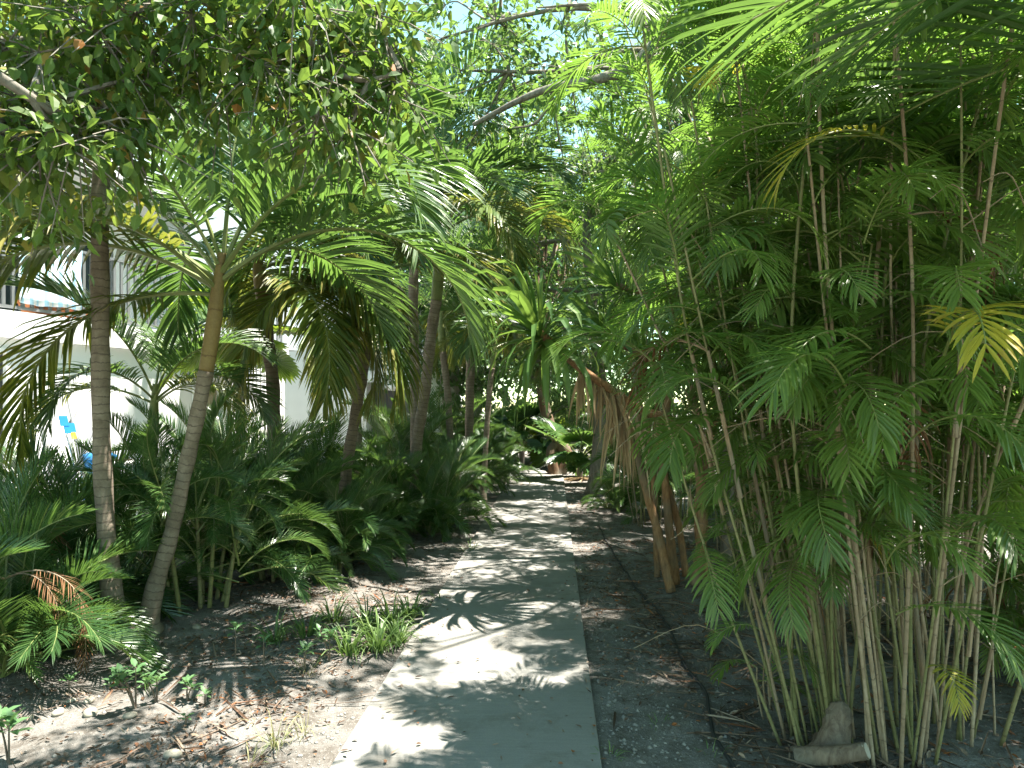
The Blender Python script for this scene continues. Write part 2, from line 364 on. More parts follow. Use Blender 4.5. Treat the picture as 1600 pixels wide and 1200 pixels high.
# ------------------------------------------------------------------ setting: ground, walk, patio
VPX = 66.0 / F          # the walk runs slightly to the right of the camera axis
def path_c(y): return -0.393 + VPX * y
def hnoise(x, y):
    return (0.022 * np.sin(1.3 * x + 0.7 * y) + 0.018 * np.sin(2.9 * x - 1.9 * y + 1) + 0.010 * np.sin(6.1 * x + 5.3 * y + 2)
            + 0.006 * np.sin(13 * x - 11 * y) + 0.004 * np.sin(23 * x + 19 * y + 1.1))
def ground_z(x, y):
    x = np.asarray(x, float); y = np.asarray(y, float)
    d = np.abs(x - path_c(y)) - 0.62
    k = np.clip(d / 0.5, 0, 1)
    z = hnoise(x, y) * (0.15 + 0.85 * k) + (0.006 + 0.014 * np.sin(3.1 * y + 1.3 * np.sign(x)) * np.sin(1.27 * y + 0.6)) * (1 - k)
    return np.where(d < -0.05, np.minimum(z, -0.03), z)
def build_ground():
    def axis(lo, hi, near_lo, near_hi, st):
        a = list(np.arange(near_lo, near_hi + 1e-6, st)); s = st
        while a[-1] < hi: s *= 1.25; a.append(min(a[-1] + s, hi))
        s = st
        while a[0] > lo: s *= 1.25; a.insert(0, max(a[0] - s, lo))
        return np.array(a)
    xs = axis(-260, 260, -6, 6, 0.06); ys = axis(-120, 400, 1.5, 11, 0.06)
    gx, gy = np.meshgrid(xs, ys, indexing='ij')
    gz = ground_z(gx, gy)
    n, m = gx.shape
    i, j = np.meshgrid(np.arange(n - 1), np.arange(m - 1), indexing='ij')
    q = np.stack([i * m + j, (i + 1) * m + j, (i + 1) * m + j + 1, i * m + j + 1], -1).reshape(-1, 4)
    g = G(); g.add(np.stack([gx, gy, gz], -1).reshape(-1, 3), q)
    struct(put('ground', g.mesh('ground', M['soil_ground'], True)))
build_ground()

def build_path():
    g = G()
    hw = 0.605; top = 0.035
    joints = [-3.0, -1.4, 0.2, 1.75, 3.02, 4.35, 5.9, 7.4, 8.95, 10.5, 12.0, 13.6, 15.1, 16.6]
    for k in range(len(joints) - 1):
        y0 = joints[k] + 0.002; y1 = joints[k + 1] - 0.002
        b = 0.004
        rows = [(-hw, -0.25), (-hw, top - b), (-hw + b, top), (hw - b, top), (hw, top - b), (hw, -0.25)]
        V = []
        for y, dz in ((y0, -b), (y0 + b, 0), (y1 - b, 0), (y1, -b)):
            for x, z in rows:
                zz = z + (dz if z > 0 and abs(x) < hw else (dz * 0.4 if z > 0 else 0))
                V.append((path_c(y) + x, y, zz))
        q = []
        for i in range(3):
            for j in range(5):
                q.append((i * 6 + j, i * 6 + j + 1, (i + 1) * 6 + j + 1, (i + 1) * 6 + j))
        q += [(0, 1, 4, 5), (1, 2, 3, 4), (18, 23, 22, 19), (19, 22, 21, 20)]
        g.add(V, q)
    # the walk turns to the left at its far end
    y0 = 16.6; yc = path_c(16.6)
    P = [(yc - hw, y0 + 0.003), (yc + hw, y0 + 0.003), (yc + hw, y0 + 0.9), (yc + 0.2, y0 + 1.5), (yc - hw, y0 + 1.75), (yc - 2.2, y0 + 2.3), (yc - 4.6, y0 + 3.2), (yc - 4.6, y0 + 2.0), (yc - 2.2, y0 + 1.1), (yc - 1.1, y0 + 0.55)]
    n = len(P)
    V = [(x, y, top) for x, y in P] + [(x, y, -0.25) for x, y in P]
    cx = np.mean([p[0] for p in P[:5]]); cy = y0 + 0.8
    V.append((cx, cy, top))
    t = [(k, (k + 1) % n, 2 * n) for k in range(0, 4)] + [(4, 9, 2 * n), (9, 0, 2 * n)]
    q = [(4, 5, 8, 9), (5, 6, 7, 8)] + [(k, k + n, (k + 1) % n + n, (k + 1) % n) for k in range(n)]
    g.add(V, q, t)
    struct(put('footpath', g.mesh('footpath', M['concrete'])))
build_path()

HO = (-6.85, 9.5); HA = math.atan2(0.945, 0.327)
def house_pt(u, w, z=0.0):       # w = metres in front of the facade
    c, s = math.cos(HA), math.sin(HA)
    return (HO[0] + c * u + s * w, HO[1] + s * u - c * w, z)
def build_patio():
    g = G(); us = np.linspace(-6, 11, 12)
    V = []
    for u in us:
        V.append(house_pt(u, 0.0, 0.055)); V.append(house_pt(u, 2.1 + 0.15 * math.sin(u * 1.7), 0.055))
    n = len(V)
    V += [(x, y, -0.2) for x, y, z in V]
    q = [(2 * k, 2 * k + 1, 2 * k + 3, 2 * k + 2) for k in range(len(us) - 1)]
    q += [(2 * k + 1, 2 * k + 1 + n, 2 * k + 3 + n, 2 * k + 3) for k in range(len(us) - 1)]
    g.add(V, q)
    struct(put('patio', g.mesh('patio', M['patio'])))
build_patio()

# ------------------------------------------------------------------ house
def build_house():
    h = thing('house', 'white two storey house behind the palms with a grey balcony railing', 'house', (HO[0], HO[1], 0), HA)
    def part(name, boxes, m, parent=h):
        g = G()
        for b in boxes: g.box(*b)
        return put(name, g.mesh(name, m), parent)
    u0, u1 = -6.0, 6.2
    dz = 2.44
    # lower wall with a doorway and a side doorway cut out of it
    d0, d1 = -1.25, 0.22; s0, s1 = 3.55, 4.35
    part('wall', [(u0, d0, 0.12, 6, 0, 2.58), (d0, d1, 0.12, 6, dz, 2.58), (d1, s0, 0.12, 6, 0, 2.58), (s0, s1, 0.12, 6, 2.12, 2.58), (s1, u1, 0.12, 6, 0, 2.58),
                  (d0, d1, 0.5, 6, 0, dz), (s0, s1, 0.5, 6, 0, 2.12)], M['white'])
    dr = part('door', [(d0 + 0.06, d1 - 0.06, 0.17, 0.22, 0.02, dz - 0.06)], M['darkpaint'])
    part('door_frame', [(d0, d0 + 0.06, 0.10, 0.34, 0, dz), (d1 - 0.06, d1, 0.10, 0.34, 0, dz), (d0 + 0.06, d1 - 0.06, 0.10, 0.34, dz - 0.06, dz)], M['white'], dr)
    part('slat', [(d0 + 0.1 + k * 0.085, d0 + 0.13 + k * 0.085, 0.145, 0.172, 0.08, dz - 0.12) for k in range(15)], M['greymetal'], dr)
    sd = part('side_door', [(s0 + 0.05, s1 - 0.05, 0.24, 0.29, 0.02, 2.05)], M['khaki'])
    part('door_frame', [(s0, s0 + 0.05, 0.10, 0.32, 0, 2.1), (s1 - 0.05, s1, 0.10, 0.32, 0, 2.1), (s0 + 0.05, s1 - 0.05, 0.10, 0.32, 2.05, 2.12)], M['white'], sd)
    part('handle', [(s0 + 0.1, s0 + 0.13, 0.19, 0.24, 0.95, 1.12)], M['greymetal'], sd)
    part('canopy', [(s0 - 0.25, s1 + 0.25, -0.45, 0.118, 2.20, 2.27)], M['greymetal'])
    part('slat_screen', [(4.75 + k * 0.115, 4.75 + k * 0.115 + 0.075, 0.03, 0.11, 0.08, 2.45) for k in range(12)], M['white'])
    part('balcony', [(u0, u1, 0.0, 6, 2.582, 2.95)], M['white'])
    b = [(u0, u1, 0.05, 0.11, 3.96, 4.0), (u0, u1, 0.05, 0.10, 2.99, 3.03)]
    b += [(u0 + k * 0.135, u0 + k * 0.135 + 0.045, 0.06, 0.09, 3.03, 3.96) for k in range(int((u1 - u0) / 0.135))]
    part('railing', b, M['greymetal'])
    part('post', [(-0.05, 0.09, 0.16, 0.3, 2.952, 5.3)], M['greymetal'])
    part('post', [(3.4, 3.54, 0.16, 0.3, 2.952, 5.3)], M['greymetal'])
    # upper storey set back behind the balcony
    w0, w1 = -2.6, 1.6; x0, x1 = 1.9, 3.3
    part('upper_wall', [(u0, w0, 1.7, 6, 2.952, 5.3), (w0, w1, 1.7, 6, 4.95, 5.3), (w1, x0, 1.7, 6, 2.952, 5.3), (x0, x1, 1.7, 6, 4.6, 5.3), (x0, x1, 1.7, 6, 2.952, 3.6),
                        (x1, 3.9, 1.7, 6, 2.952, 5.3), (w0, w1, 2.2, 6, 2.952, 4.95), (x0, x1, 2.2, 6, 3.6, 4.6)], M['white'])
    part('pale_upper_block', [(3.9, 7.4, 0.5, 6, 2.952, 7.3)], M['palegrey'])
    for a, c, z0, z1, k in ((w0, w1, 2.96, 4.95, 3), (x0, x1, 3.6, 4.6, 2)):
        st = (c - a) / k
        fr = [(a, c, 1.72, 1.86, z1 - 0.06, z1 - 0.002), (a, c, 1.72, 1.86, z0 + 0.002, z0 + 0.06)]
        fr += [(a + i * st - (0.03 if i else 0), a + i * st + 0.05, 1.73, 1.85, z0 + 0.06, z1 - 0.06) for i in range(k)] + [(c - 0.06, c, 1.73, 1.85, z0 + 0.06, z1 - 0.06)]
        w = part('window', fr, M['greymetal'])
        part('pane', [(a + 0.01, c - 0.01, 1.78, 1.80, z0 + 0.01, z1 - 0.01)], M['glass'], w)
    part('roof', [(u0 - 0.3, 3.9, 0.1, 6.3, 5.302, 5.6), (3.7, 7.7, 0.2, 6.3, 7.302, 7.5)], M['white'])
    return h
build_house()

def cloth(name, w, z1, z0, m, waves=5, amp=0.03, rng=None, fold_over=0.0, thick=0.012):
    """a hanging cloth, local x across, z up, hanging in folds"""
    g = G(); nx, nz = 40, 12
    xs = np.linspace(-w / 2, w / 2, nx); zs = np.linspace(z1, z0, nz)
    def sheet(off):
        V = []
        for i, z in enumerate(zs):
            k = 0.3 + 0.7 * i / (nz - 1)
            for x in xs:
                V.append((x * (1 + 0.03 * math.sin(i)), off + amp * k * math.sin(x / w * waves * 2 * math.pi + 0.4 * math.sin(i * 0.5)) + 0.4 * amp * k * math.sin(x / w * waves * 5.2), z + 0.015 * math.sin(x * 7) * (i == nz - 1)))
        return V
    q = [(i * nx + j, i * nx + j + 1, (i + 1) * nx + j + 1, (i + 1) * nx + j) for i in range(nz - 1) for j in range(nx - 1)]
    o = nx * nz
    V = sheet(0) + sheet(thick)
    q2 = [(a + o, d + o, c + o, b + o) for a, b, c, d in q]
    rim = [(j, j + o, j + 1 + o, j + 1) for j in range(nx - 1)] + [((nz - 1) * nx + j, (nz - 1) * nx + j + 1, (nz - 1) * nx + j + 1 + o, (nz - 1) * nx + j + o) for j in range(nx - 1)]
    rim += [(i * nx, (i + 1) * nx, (i + 1) * nx + o, i * nx + o) for i in range(nz - 1)] + [(i * nx + nx - 1, i * nx + nx - 1 + o, (i + 1) * nx + nx - 1 + o, (i + 1) * nx + nx - 1) for i in range(nz - 1)]
    g.add(V, q + q2 + rim)
    return g.mesh(name, m, True)
p = house_pt(0.75, -0.01, 0)
o = put('towel', cloth('towel', 0.95, 4.03, 3.08, M['towel'], 4, 0.025), None, (p[0], p[1], 0), (0, 0, HA))
tag(o, 'white towel with pale blue stripes hanging over the balcony railing', 'towel')

def planter(u, label):
    t = thing('planter', label, 'planter', house_pt(u, -0.45, 2.953), HA, 'terracotta planters on the balcony')
    g = G()
    b, tp, h = 0.13, 0.17, 0.24
    ring = lambda s, z: [(-s * 1.5, -s, z), (s * 1.5, -s, z), (s * 1.5, s, z), (-s * 1.5, s, z)]
    V = ring(b, 0) + ring(tp, h - 0.04) + ring(tp + 0.02, h - 0.04) + ring(tp + 0.02, h) + ring(tp - 0.02, h) + ring(tp - 0.02, h - 0.05)
    q = [(0, 3, 2, 1), (20, 21, 22, 23)]
    for k in range(5):
        for j in range(4): q.append((k * 4 + j, k * 4 + (j + 1) % 4, (k + 1) * 4 + (j + 1) % 4, (k + 1) * 4 + j))
    g.add(V, q); put('pot', g.mesh('pot', M['terracotta']), t)
    g = G(); g.add(ring(tp - 0.025, h - 0.03), [(0, 1, 2, 3)]); put('soil', g.mesh('soil', M['soil']), t)
planter(0.95, 'terracotta planter on the balcony beside the striped towel')
planter(1.65, 'terracotta planter on the balcony to the right of its twin')

def build_chair():
    p = house_pt(0.38, 0.5, 0.055)
    t = thing('folding_chair', 'folded grey garden chair with blue and white cloth leaning by the door', 'chair', p, HA)
    g = G()
    for x in (-0.24, 0.24):
        tube(g, [(x, -0.45, 0.02), (x, 0.10, 1.95)], 0.028, 8); tube(g, [(x * 0.85, 0.22, 0.02), (x * 0.85 + 0.5, -0.05, 1.55)], 0.025, 8)
    for z, y in ((0.5, -0.31), (1.9, 0.085)): tube(g, [(-0.24, y, z), (0.24, y, z)], 0.02, 8)
    put('frame', g.mesh('frame', M['greymetal'], True), t)
    c = put('cloth', cloth('cloth', 0.44, 1.45, 0.75, M['white'], 2, 0.02), t, (0, -0.30, 0), (R(-15), 0, 0))
    g = G(); g.box(-0.10, 0.06, -0.36, -0.345, 1.18, 1.32); g.box(-0.15, -0.03, -0.365, -0.352, 1.28, 1.42)
    put('blue_patch', g.mesh('blue_patch', M['blue']), c)
    g = G(); g.box(-0.02, 0.04, -0.368, -0.35, 1.10, 1.19); put('yellow_patch', g.mesh('yellow_patch', M['yellowpaint']), c)
build_chair()
def build_bin():
    p = house_pt(0.86, 0.75, 0.055)
    t = thing('bin', 'blue plastic bin standing beside the grey palm trunk and white wall', 'bin', p, HA)
    g = G()
    P = [(0, 0, 0), (0, 0, 0.1), (0, 0, 0.72), (0, 0, 0.85)]
    tube(g, P, [0.17, 0.18, 0.225, 0.23], 20); put('body', g.mesh('body', M['blue'], True), t)
    g = G(); tube(g, [(0, 0, 0.852), (0, 0, 0.89), (0, 0, 0.94)], [0.245, 0.245, 0.14], 20); l = put('lid', g.mesh('lid', M['blue'], True), t)
    g = G(); tube(g, [(-0.07, 0, 0.94), (-0.05, 0, 0.98), (0.05, 0, 0.98), (0.07, 0, 0.94)], 0.012, 6); put('handle', g.mesh('handle', M['blue']), l)
build_bin()
def build_pot():
    p = at(186, 760, 9.6); t = thing('urn', 'tall white urn seen through the shrubs beside the grey palm trunk', 'urn', (p[0], p[1], 0.055))
    g = G()
    prof = [(0, .13), (.05, .15), (.12, .10), (.3, .15), (.55, .19), (.75, .16), (.82, .19), (.86, .19)]
    tube(g, smooth_path([(0, 0, z) for z, r in prof], 1), [r for z, r in prof], 20); put('bowl', g.mesh('bowl', M['white'], True), t)
    g = G(); tube(g, [(0, 0, 0.862), (0, 0, 0.875)], 0.165, 20); put('soil', g.mesh('soil', M['soil']), t)
build_pot()

def build_far_house():
    p = (-4.6, 21.5, 0)
    h = thing('house', 'far white house beyond the leaning palms with a hanging curtain', 'house', p, R(-8))
    def part(name, boxes, m, parent=h):
        g = G()
        for b in boxes: g.box(*b)
        return put(name, g.mesh(name, m), parent)
    part('wall', [(-7, 0.2, 0, 5, 0, 2.4), (1.6, 2.1, 0, 5, 0, 2.4), (0.2, 1.6, 2.2, 5, 0, 2.4), (-7, 2.1, 0, 5, 2.4, 2.75), (-7, 0.0, 0, 5, 2.75, 4.8), (0, 2.1, 1.5, 5, 2.75, 4.8)], M['white'])
    part('garage_door', [(0.24, 1.56, 0.4, 0.5, 0.02, 2.38)], M['darkpaint'])
    part('roof', [(-7.3, 2.4, -0.3, 5.3, 4.802, 5.0)], M['palegrey'])
    c = put('curtain', cloth('curtain', 1.3, 4.1, 2.6, M['white'], 5, 0.06), h, (1.35, -0.12, -0.45))
    c['label'] = 'white cloth curtain hanging in folds'
build_far_house()

# ------------------------------------------------------------------ fronds
def frond_mesh(name, seed, L=1.9, pet=0.16, n=46, ll=0.55, lw=0.036, th0=45, bend=90, vlift=25, droop=0.3, a0=68, a1=22, mats=None, S=4,
               fold=0.22, side=0.1, plumose=12, rr=0.013, tipf=0.45, lp=0.6, prof=None, miss=0.0, dmat=0, power=1.0):
    rng = np.random.RandomState(seed)
    K = 18; s = np.linspace(0, 1, K)
    th = np.radians(th0 - bend * s ** 1.4); yaw = side * (s ** 1.5) * rng.choice([-1, 1])
    d = np.stack([np.cos(th) * np.cos(yaw), np.cos(th) * np.sin(yaw), np.sin(th)], -1)
    P = np.concatenate([[[0, 0, 0]], np.cumsum((d[1:] + d[:-1]) / 2 * (L / (K - 1)), axis=0)])
    g = G()
    tube(g, P, rr * (1 - 0.85 * s) + 0.0012, 5, False, 1)
    q = np.linspace(0, 1, n); ss = pet + (1 - pet) * q ** 0.93 * 0.995
    for sg in (-1, 1):
        s2 = np.clip(ss + rng.uniform(-0.3, 0.3, n) * (1 - pet) / n, 0, 1)
        keep = rng.uniform(0, 1, n) > miss
        s2 = s2[keep]; qq = q[keep]; m = len(s2)
        idx = s2 * (K - 1); i0 = np.minimum(idx.astype(int), K - 2); f = (idx - i0)[:, None]
        B = P[i0] * (1 - f) + P[i0 + 1] * f; T = nrm(d[i0] * (1 - f) + d[i0 + 1] * f)
        Sd = nrm(np.cross(T, ZUP) + 1e-6) * sg; U = np.cross(Sd, T) * sg; U = np.where(U[:, 2:3] < 0, -U, U)
        a = np.radians(a0 + (a1 - a0) * qq ** 1.2 + rng.uniform(-5, 5, m)); v = np.radians(vlift + rng.uniform(-plumose, plumose, m))
        D = np.cos(a)[:, None] * T + np.sin(a)[:, None] * (np.cos(v)[:, None] * Sd + np.sin(v)[:, None] * U)
        lf = np.minimum(1, (0.55 + 1.4 * qq)) * (1 - (1 - tipf) * np.clip((qq - lp) / (1 - lp), 0, 1) ** 1.3)
        ln = ll * lf * rng.uniform(0.9, 1.08, m)
        blades(g, B, D, T.copy(), ln, lw * (0.6 + 0.4 * lf) * rng.uniform(0.85, 1.1, m), droop * rng.uniform(0.7, 1.35, m), prof or [0.45, 1.0, 0.95, 0.62], S, fold, 0, power)
    # one leaflet carries on at the tip
    return g.mesh(name, mats, False)

PF = {}
def palm_fronds():
    spec = [(84, 34, 15, 0.10), (68, 72, 24, 0.22), (55, 105, 26, 0.30), (46, 128, 20, 0.38), (30, 132, 12, 0.44), (2, 105, 4, 0.48)]
    for k, (t0, b, v, dr) in enumerate(spec):
        for j in range(2):
            PF[k, j] = frond_mesh('frond', 100 + k * 7 + j, 1.95, 0.17, 62, 0.60, 0.033, t0, b, v, dr, 66, 22,
                                  [M['palm'] if k < 4 else M['palm_old'], M['petiole']], side=0.12 + 0.12 * j, rr=0.016)
palm_fronds()
AF = {}
for k, (t0, b, v, dr) in enumerate([(86, 55, 42, 0.12), (75, 80, 40, 0.16), (62, 105, 38, 0.2), (45, 110, 32, 0.24), (25, 95, 28, 0.28)]):
    for j in range(2):
        AF[k, j] = frond_mesh('frond', 300 + k * 5 + j, 1.25, 0.20, 60, 0.28, 0.0120, t0, b, v, dr, 58, 18, [M['areca'], M['petiole']], S=3, prof=[0.5, 1.0, 0.7], side=0.25, rr=0.009, plumose=7)
AFd = frond_mesh('dead_frond', 390, 1.1, 0.3, 26, 0.24, 0.009, 25, 120, -10, 0.4, 50, 18, [M['brown'], M['sheath']], S=3, prof=[0.5, 1.0, 0.7], side=0.3, rr=0.008, plumose=20)
BF = {}
for k, (t0, b, v, dr) in enumerate([(66, 95, 12, 0.18), (45, 105, 8, 0.24), (25, 95, 4, 0.28), (0, 75, 0, 0.30), (74, 140, 10, 0.24)]):
    for j in range(2):
        BF[k, j] = frond_mesh('frond', 500 + k * 5 + j, 0.64, 0.15, 21 + 2 * j, 0.24, 0.0178, t0, b, v, dr, 60, 24, [M['bpalm'], M['petiole']], S=4, prof=[0.3, 0.95, 1.0, 0.7], side=0.2, rr=0.0036, plumose=6, tipf=0.62, fold=0.14)
BFy = frond_mesh('frond', 610, 0.66, 0.2, 17, 0.26, 0.020, 38, 105, 4, 0.26, 60, 24, [M['yellow'], M['petiole']], side=0.2, rr=0.0055, plumose=5, tipf=0.62, prof=[0.3, 0.95, 1.0, 0.7], fold=0.14)
BFd = frond_mesh('dead_frond', 611, 0.6, 0.3, 11, 0.25, 0.016, 20, 140, -20, 0.7, 50, 20, [M['brown'], M['sheath']], side=0.3, rr=0.005, plumose=25, prof=[0.4, 0.9, 0.8, 0.5])

# ------------------------------------------------------------------ single-trunk palms of the left row
rr_ = random.Random(5)
def crown_list(n, seed, lo=0, hi=5):
    r = random.Random(seed); out = []; a = r.uniform(0, 360)
    for i in range(n):
        k = lo + (hi - lo) * i / max(1, n - 1)
        out.append((a, int(round(k)), r.uniform(0.85, 1.08))); a += 137.5 + r.uniform(-15, 15)
    return out
def single_palm(label, d, trunk_px, shaft_px, r_base, r_mid, fronds, shaft='shaft', flare=1.7, seed=0, scale=1.0, group='slender palms along the left of the path', dd=0.0):
    rng = np.random.RandomState(seed + 11)
    P = [Vector(at(px, py, d)) for px, py in trunk_px]
    P[0].z = float(ground_z(P[0].x, P[0].y)) - 0.05
    b = P[0].copy(); t = thing('slender_palm', label, 'palm tree', b, 0, group)
    pts = smooth_path([p - b for p in P], 10)
    al = np.linspace(0, 1, len(pts)); h = pts[:, 2]
    rad = r_mid + (r_base - r_mid) * np.exp(-h / 0.25) + 0.004 * np.sin(al * 40) * (r_mid / .06)
    rad[h < 0.1] *= flare ** 0.5
    g = G(); tube(g, pts, rad, 16, True); put('trunk', g.mesh('trunk', M['trunk'], True), t)
    S = [Vector(at(px, py, d)) - b for px, py in shaft_px]
    sp = smooth_path(S, 8); q = np.linspace(0, 1, len(sp))
    rs = r_mid * (1.0 + 0.22 * np.sin(np.pi * np.clip(q * 1.3, 0, 1)) - 0.45 * q)
    g = G(); tube(g, sp, rs, 14, True); put('crownshaft', g.mesh('crownshaft', M[shaft], True), t)
    top = Vector(sp[-1]); ax = (Vector(sp[-1]) - Vector(sp[-5])).normalized()
    for i, (az, k, sc) in enumerate(fronds):
        a = R(az); k = max(0, min(5, k))
        off = top - ax * (0.03 + 0.05 * k) * scale + Vector((math.cos(a), math.sin(a), 0)) * r_mid * 0.5
        put('frond', PF[k, i % 2], t, off, (R(rr_.uniform(-14, 14)), R(rr_.uniform(-7, 7)), a), sc * scale)
    return t, top + b
single_palm('tall palm with a straight ringed grey trunk at far left, crown lost in leaves', 4.95,
            [(186, 1003), (170, 880), (159, 700), (157, 500), (156, 350), (160, 215)], [(160, 215), (163, 165), (166, 120)], 0.13, 0.058,
            [(20, 0, 0.9), (200, 1, 1), (330, 1, .9), (95, 2, 1), (250, 3, 1.0), (150, 3, 1), (40, 3, 1), (185, 4, 1.05), (285, 5, 1.0), (215, 5, 1.3), (190, 5, 1.35), (240, 4, 1.2)], 'shaft_green', seed=1)
B_, Bt = single_palm('leaning palm with curved ringed trunk and smooth tan upper shaft, nearest the path', 5.1,
            [(226, 1000), (243, 915), (266, 840), (287, 745), (305, 665), (322, 580)], [(322, 580), (334, 505), (341, 440), (347, 395)], 0.10, 0.051,
            [(80, 0, 1.0), (140, 0, .92), (20, 1, 1.05), (255, 1, .8), (330, 2, 1.0), (165, 2, 1.0), (205, 3, 1.05), (5, 3, 1.1), (195, 4, 1.12), (240, 4, 1.08), (350, 2, 1.0), (120, 3, 1), (60, 3, 1), (178, 5, 1.0)], 'shaft', seed=2, scale=1.08)
single_palm('short palm with thin grey trunk between the curved palm and the straight one', 6.3,
            [(234, 925), (236, 850), (238, 770), (238, 700)], [(238, 700), (240, 650), (243, 600)], 0.085, 0.045, crown_list(8, 3, 1, 4), 'shaft_green', seed=3, scale=0.72)
single_palm('palm with grey ringed trunk standing before the bright fan palm', 7.4,
            [(430, 905), (428, 720), (427, 610), (418, 530), (411, 470)], [(411, 470), (405, 425), (400, 385)], 0.10, 0.066,
            [(90, 0, 1), (30, 1, 1), (150, 1, 1), (60, 2, 1), (340, 2, 1.0), (325, 3, 1), (15, 4, 1.1), (350, 5, 1.1), (120, 4, 1.0), (330, 4, .9), (318, 5, 1.1), (335, 5, 1.25)], 'shaft', seed=4)
single_palm('palm leaning right with evenly ringed trunk rising out of the shrubs', 8.0,
            [(532, 863), (541, 740), (556, 645), (568, 575), (579, 495)], [(579, 495), (588, 440), (597, 395)], 0.12, 0.062,
            [(75, 0, 1), (190, 0, .9), (10, 1, 1.1), (130, 1, 1), (240, 2, 1), (330, 2, 1.1), (180, 3, 1.05), (290, 3, .95), (5, 4, 1.1), (320, 4, 1.1), (215, 4, 1.1), (255, 5, 1.0), (190, 5, 1.2), (225, 5, 1.15), (170, 4, 1.15)], 'shaft_green', seed=5)
single_palm('palm with a dark brown lower trunk and pale green shaft, right of centre row', 10.0,
            [(638, 818), (652, 690), (664, 610), (674, 520), (682, 470)], [(682, 470), (688, 400), (696, 335)], 0.15, 0.076,
            [(80, 0, 1.1), (20, 1, 1.15), (150, 1, 1.1), (330, 2, 1.15), (230, 2, 1.1), (5, 3, 1.15), (185, 3, 1.1), (300, 4, 1.15), (260, 4, 1.1), (345, 4, 1.2), (215, 4, 1.1)], 'shaft_green', seed=6)
single_palm('far palm with a thin straight trunk, right behind the brown trunked palm', 13.0,
            [(707, 776), (704, 700), (700, 620), (692, 550)], [(692, 550), (690, 515), (690, 480)], 0.09, 0.062, crown_list(9, 7, 0, 4), 'shaft_green', seed=7)
single_palm('far palm with a stout dark trunk deep in the shade of the row', 14.0,
            [(735, 766), (733, 700), (734, 620), (735, 560)], [(735, 560), (736, 520), (738, 480)], 0.11, 0.085, crown_list(9, 8, 0, 4), 'shaft_green', seed=8)
single_palm('thin young palm leaning right beside the far bend of the path', 12.0,
            [(754, 787), (760, 680), (765, 610), (769, 575)], [(769, 575), (772, 550), (775, 525)], 0.07, 0.046, crown_list(9, 9, 0, 4), 'shaft_green', seed=9, scale=0.85)
single_palm('tall palm whose crown rises against the sky behind the leaning palms', 11.0,
            [(650, 800), (648, 600), (646, 450), (650, 350)], [(650, 350), (654, 290), (660, 235)], 0.13, 0.075,
            [(80, 0, 1.2), (20, 1, 1.2), (150, 1, 1.15), (330, 1, 1.2), (230, 2, 1.15), (0, 2, 1.25), (185, 3, 1.2), (300, 3, 1.15), (35, 3, 1.25), (260, 4, 1.1), (345, 4, 1.2)], 'shaft_green', seed=10)
single_palm('tallest palm, its crown half hidden by olive leaves at the top', 12.0,
            [(560, 787), (556, 600), (548, 400), (543, 270)], [(543, 270), (540, 205), (540, 140)], 0.14, 0.08, crown_list(11, 13, 0, 4), 'shaft_green', seed=12, scale=1.15)

# ------------------------------------------------------------------ fan palms
def fan_mesh(name, seed, r=0.6, n=34, m='fan', span=300, pet=0.8, bend=35):
    rng = np.random.RandomState(seed); g = G()
    s = np.linspace(0, 1, 10); th = np.radians(62 - bend * s)
    d = np.stack([np.cos(th), 0 * s, np.sin(th)], -1); P = np.concatenate([[[0, 0, 0]], np.cumsum(d[1:] * pet / 9, axis=0)])
    tube(g, P, 0.009, 5, False, 1)
    a = np.radians(np.linspace(-span / 2, span / 2, n)); T = d[-1]; Sd = np.array([0, 1.0, 0]); U = np.cross(T, Sd)
    D = np.cos(a)[:, None] * T + np.sin(a)[:, None] * Sd + 0.12 * (1 - np.abs(a) / 3)[:, None] * U
    B = np.repeat(P[-1:], n, 0); W = -np.sin(a)[:, None] * T + np.cos(a)[:, None] * Sd
    blades(g, B, D, W, r * (0.72 + 0.28 * np.cos(a * 0.6)) * rng.uniform(0.95, 1.05, n), 2 * r * 0.55 * math.radians(span / n) * 1.15, 0.10 * rng.uniform(0.6, 1.6, n), [0.06, 0.62, 1.0, 0.75], 4, 0.25, 0)
    return g.mesh(name, [M[m], M['petiole']], False)
FANS = [fan_mesh('fan_leaf', 700, 0.62, 34), fan_mesh('fan_leaf', 701, 0.55, 30, bend=70), fan_mesh('fan_leaf', 702, 0.5, 28, bend=110)]
FAND = [fan_mesh('fan_leaf', 703, 0.55, 30, 'areca', bend=40), fan_mesh('fan_leaf', 704, 0.5, 28, 'areca', bend=90)]
FANB = fan_mesh('dead_fan_leaf', 705, 0.5, 22, 'dead', 150, 0.5, 190)
def fan_palm(label, px, d, h, n, fans, seed, scale=1.0, dead=0, r=0.07):
    rng = random.Random(seed); x = X(px, d); t = thing('fan_palm', label, 'fan palm', (x, d, 0), 0, 'fan palms')
    g = G(); tube(g, smooth_path([(0, 0, -0.1), (0.02, 0, h * 0.5), (0, 0.02, h)], 5), [r * 1.3] + [r] * 10, 10); put('trunk', g.mesh('trunk', M['bark_grey'], True), t)
    for i in range(n):
        k = min(len(fans) - 1, int(len(fans) * i / n))
        put('fan_leaf', fans[k], t, (0, 0, h - 0.02 * i), (0, R(rng.uniform(-10, 10)), R(i * 137.5 + rng.uniform(-15, 15))), scale * rng.uniform(0.9, 1.1))
    for i in range(dead):
        put('dead_fan_leaf', FANB, t, (0, 0, h * 0.8), (0, R(20), R(250 + 50 * i)), scale * 0.9)
fan_palm('bright yellow green fan palm against the white house wall', 374, 11.2, 2.6, 13, FANS, 1, 1.2)
fan_palm('low dark fan palm by the far bend with a drooping dead leaf', 905, 15.8, 0.45, 12, FAND, 2, 1.1, 3)
fan_palm('dark fan palm at the far left of the path bend', 815, 19.5, 0.7, 12, FAND, 3, 1.3)
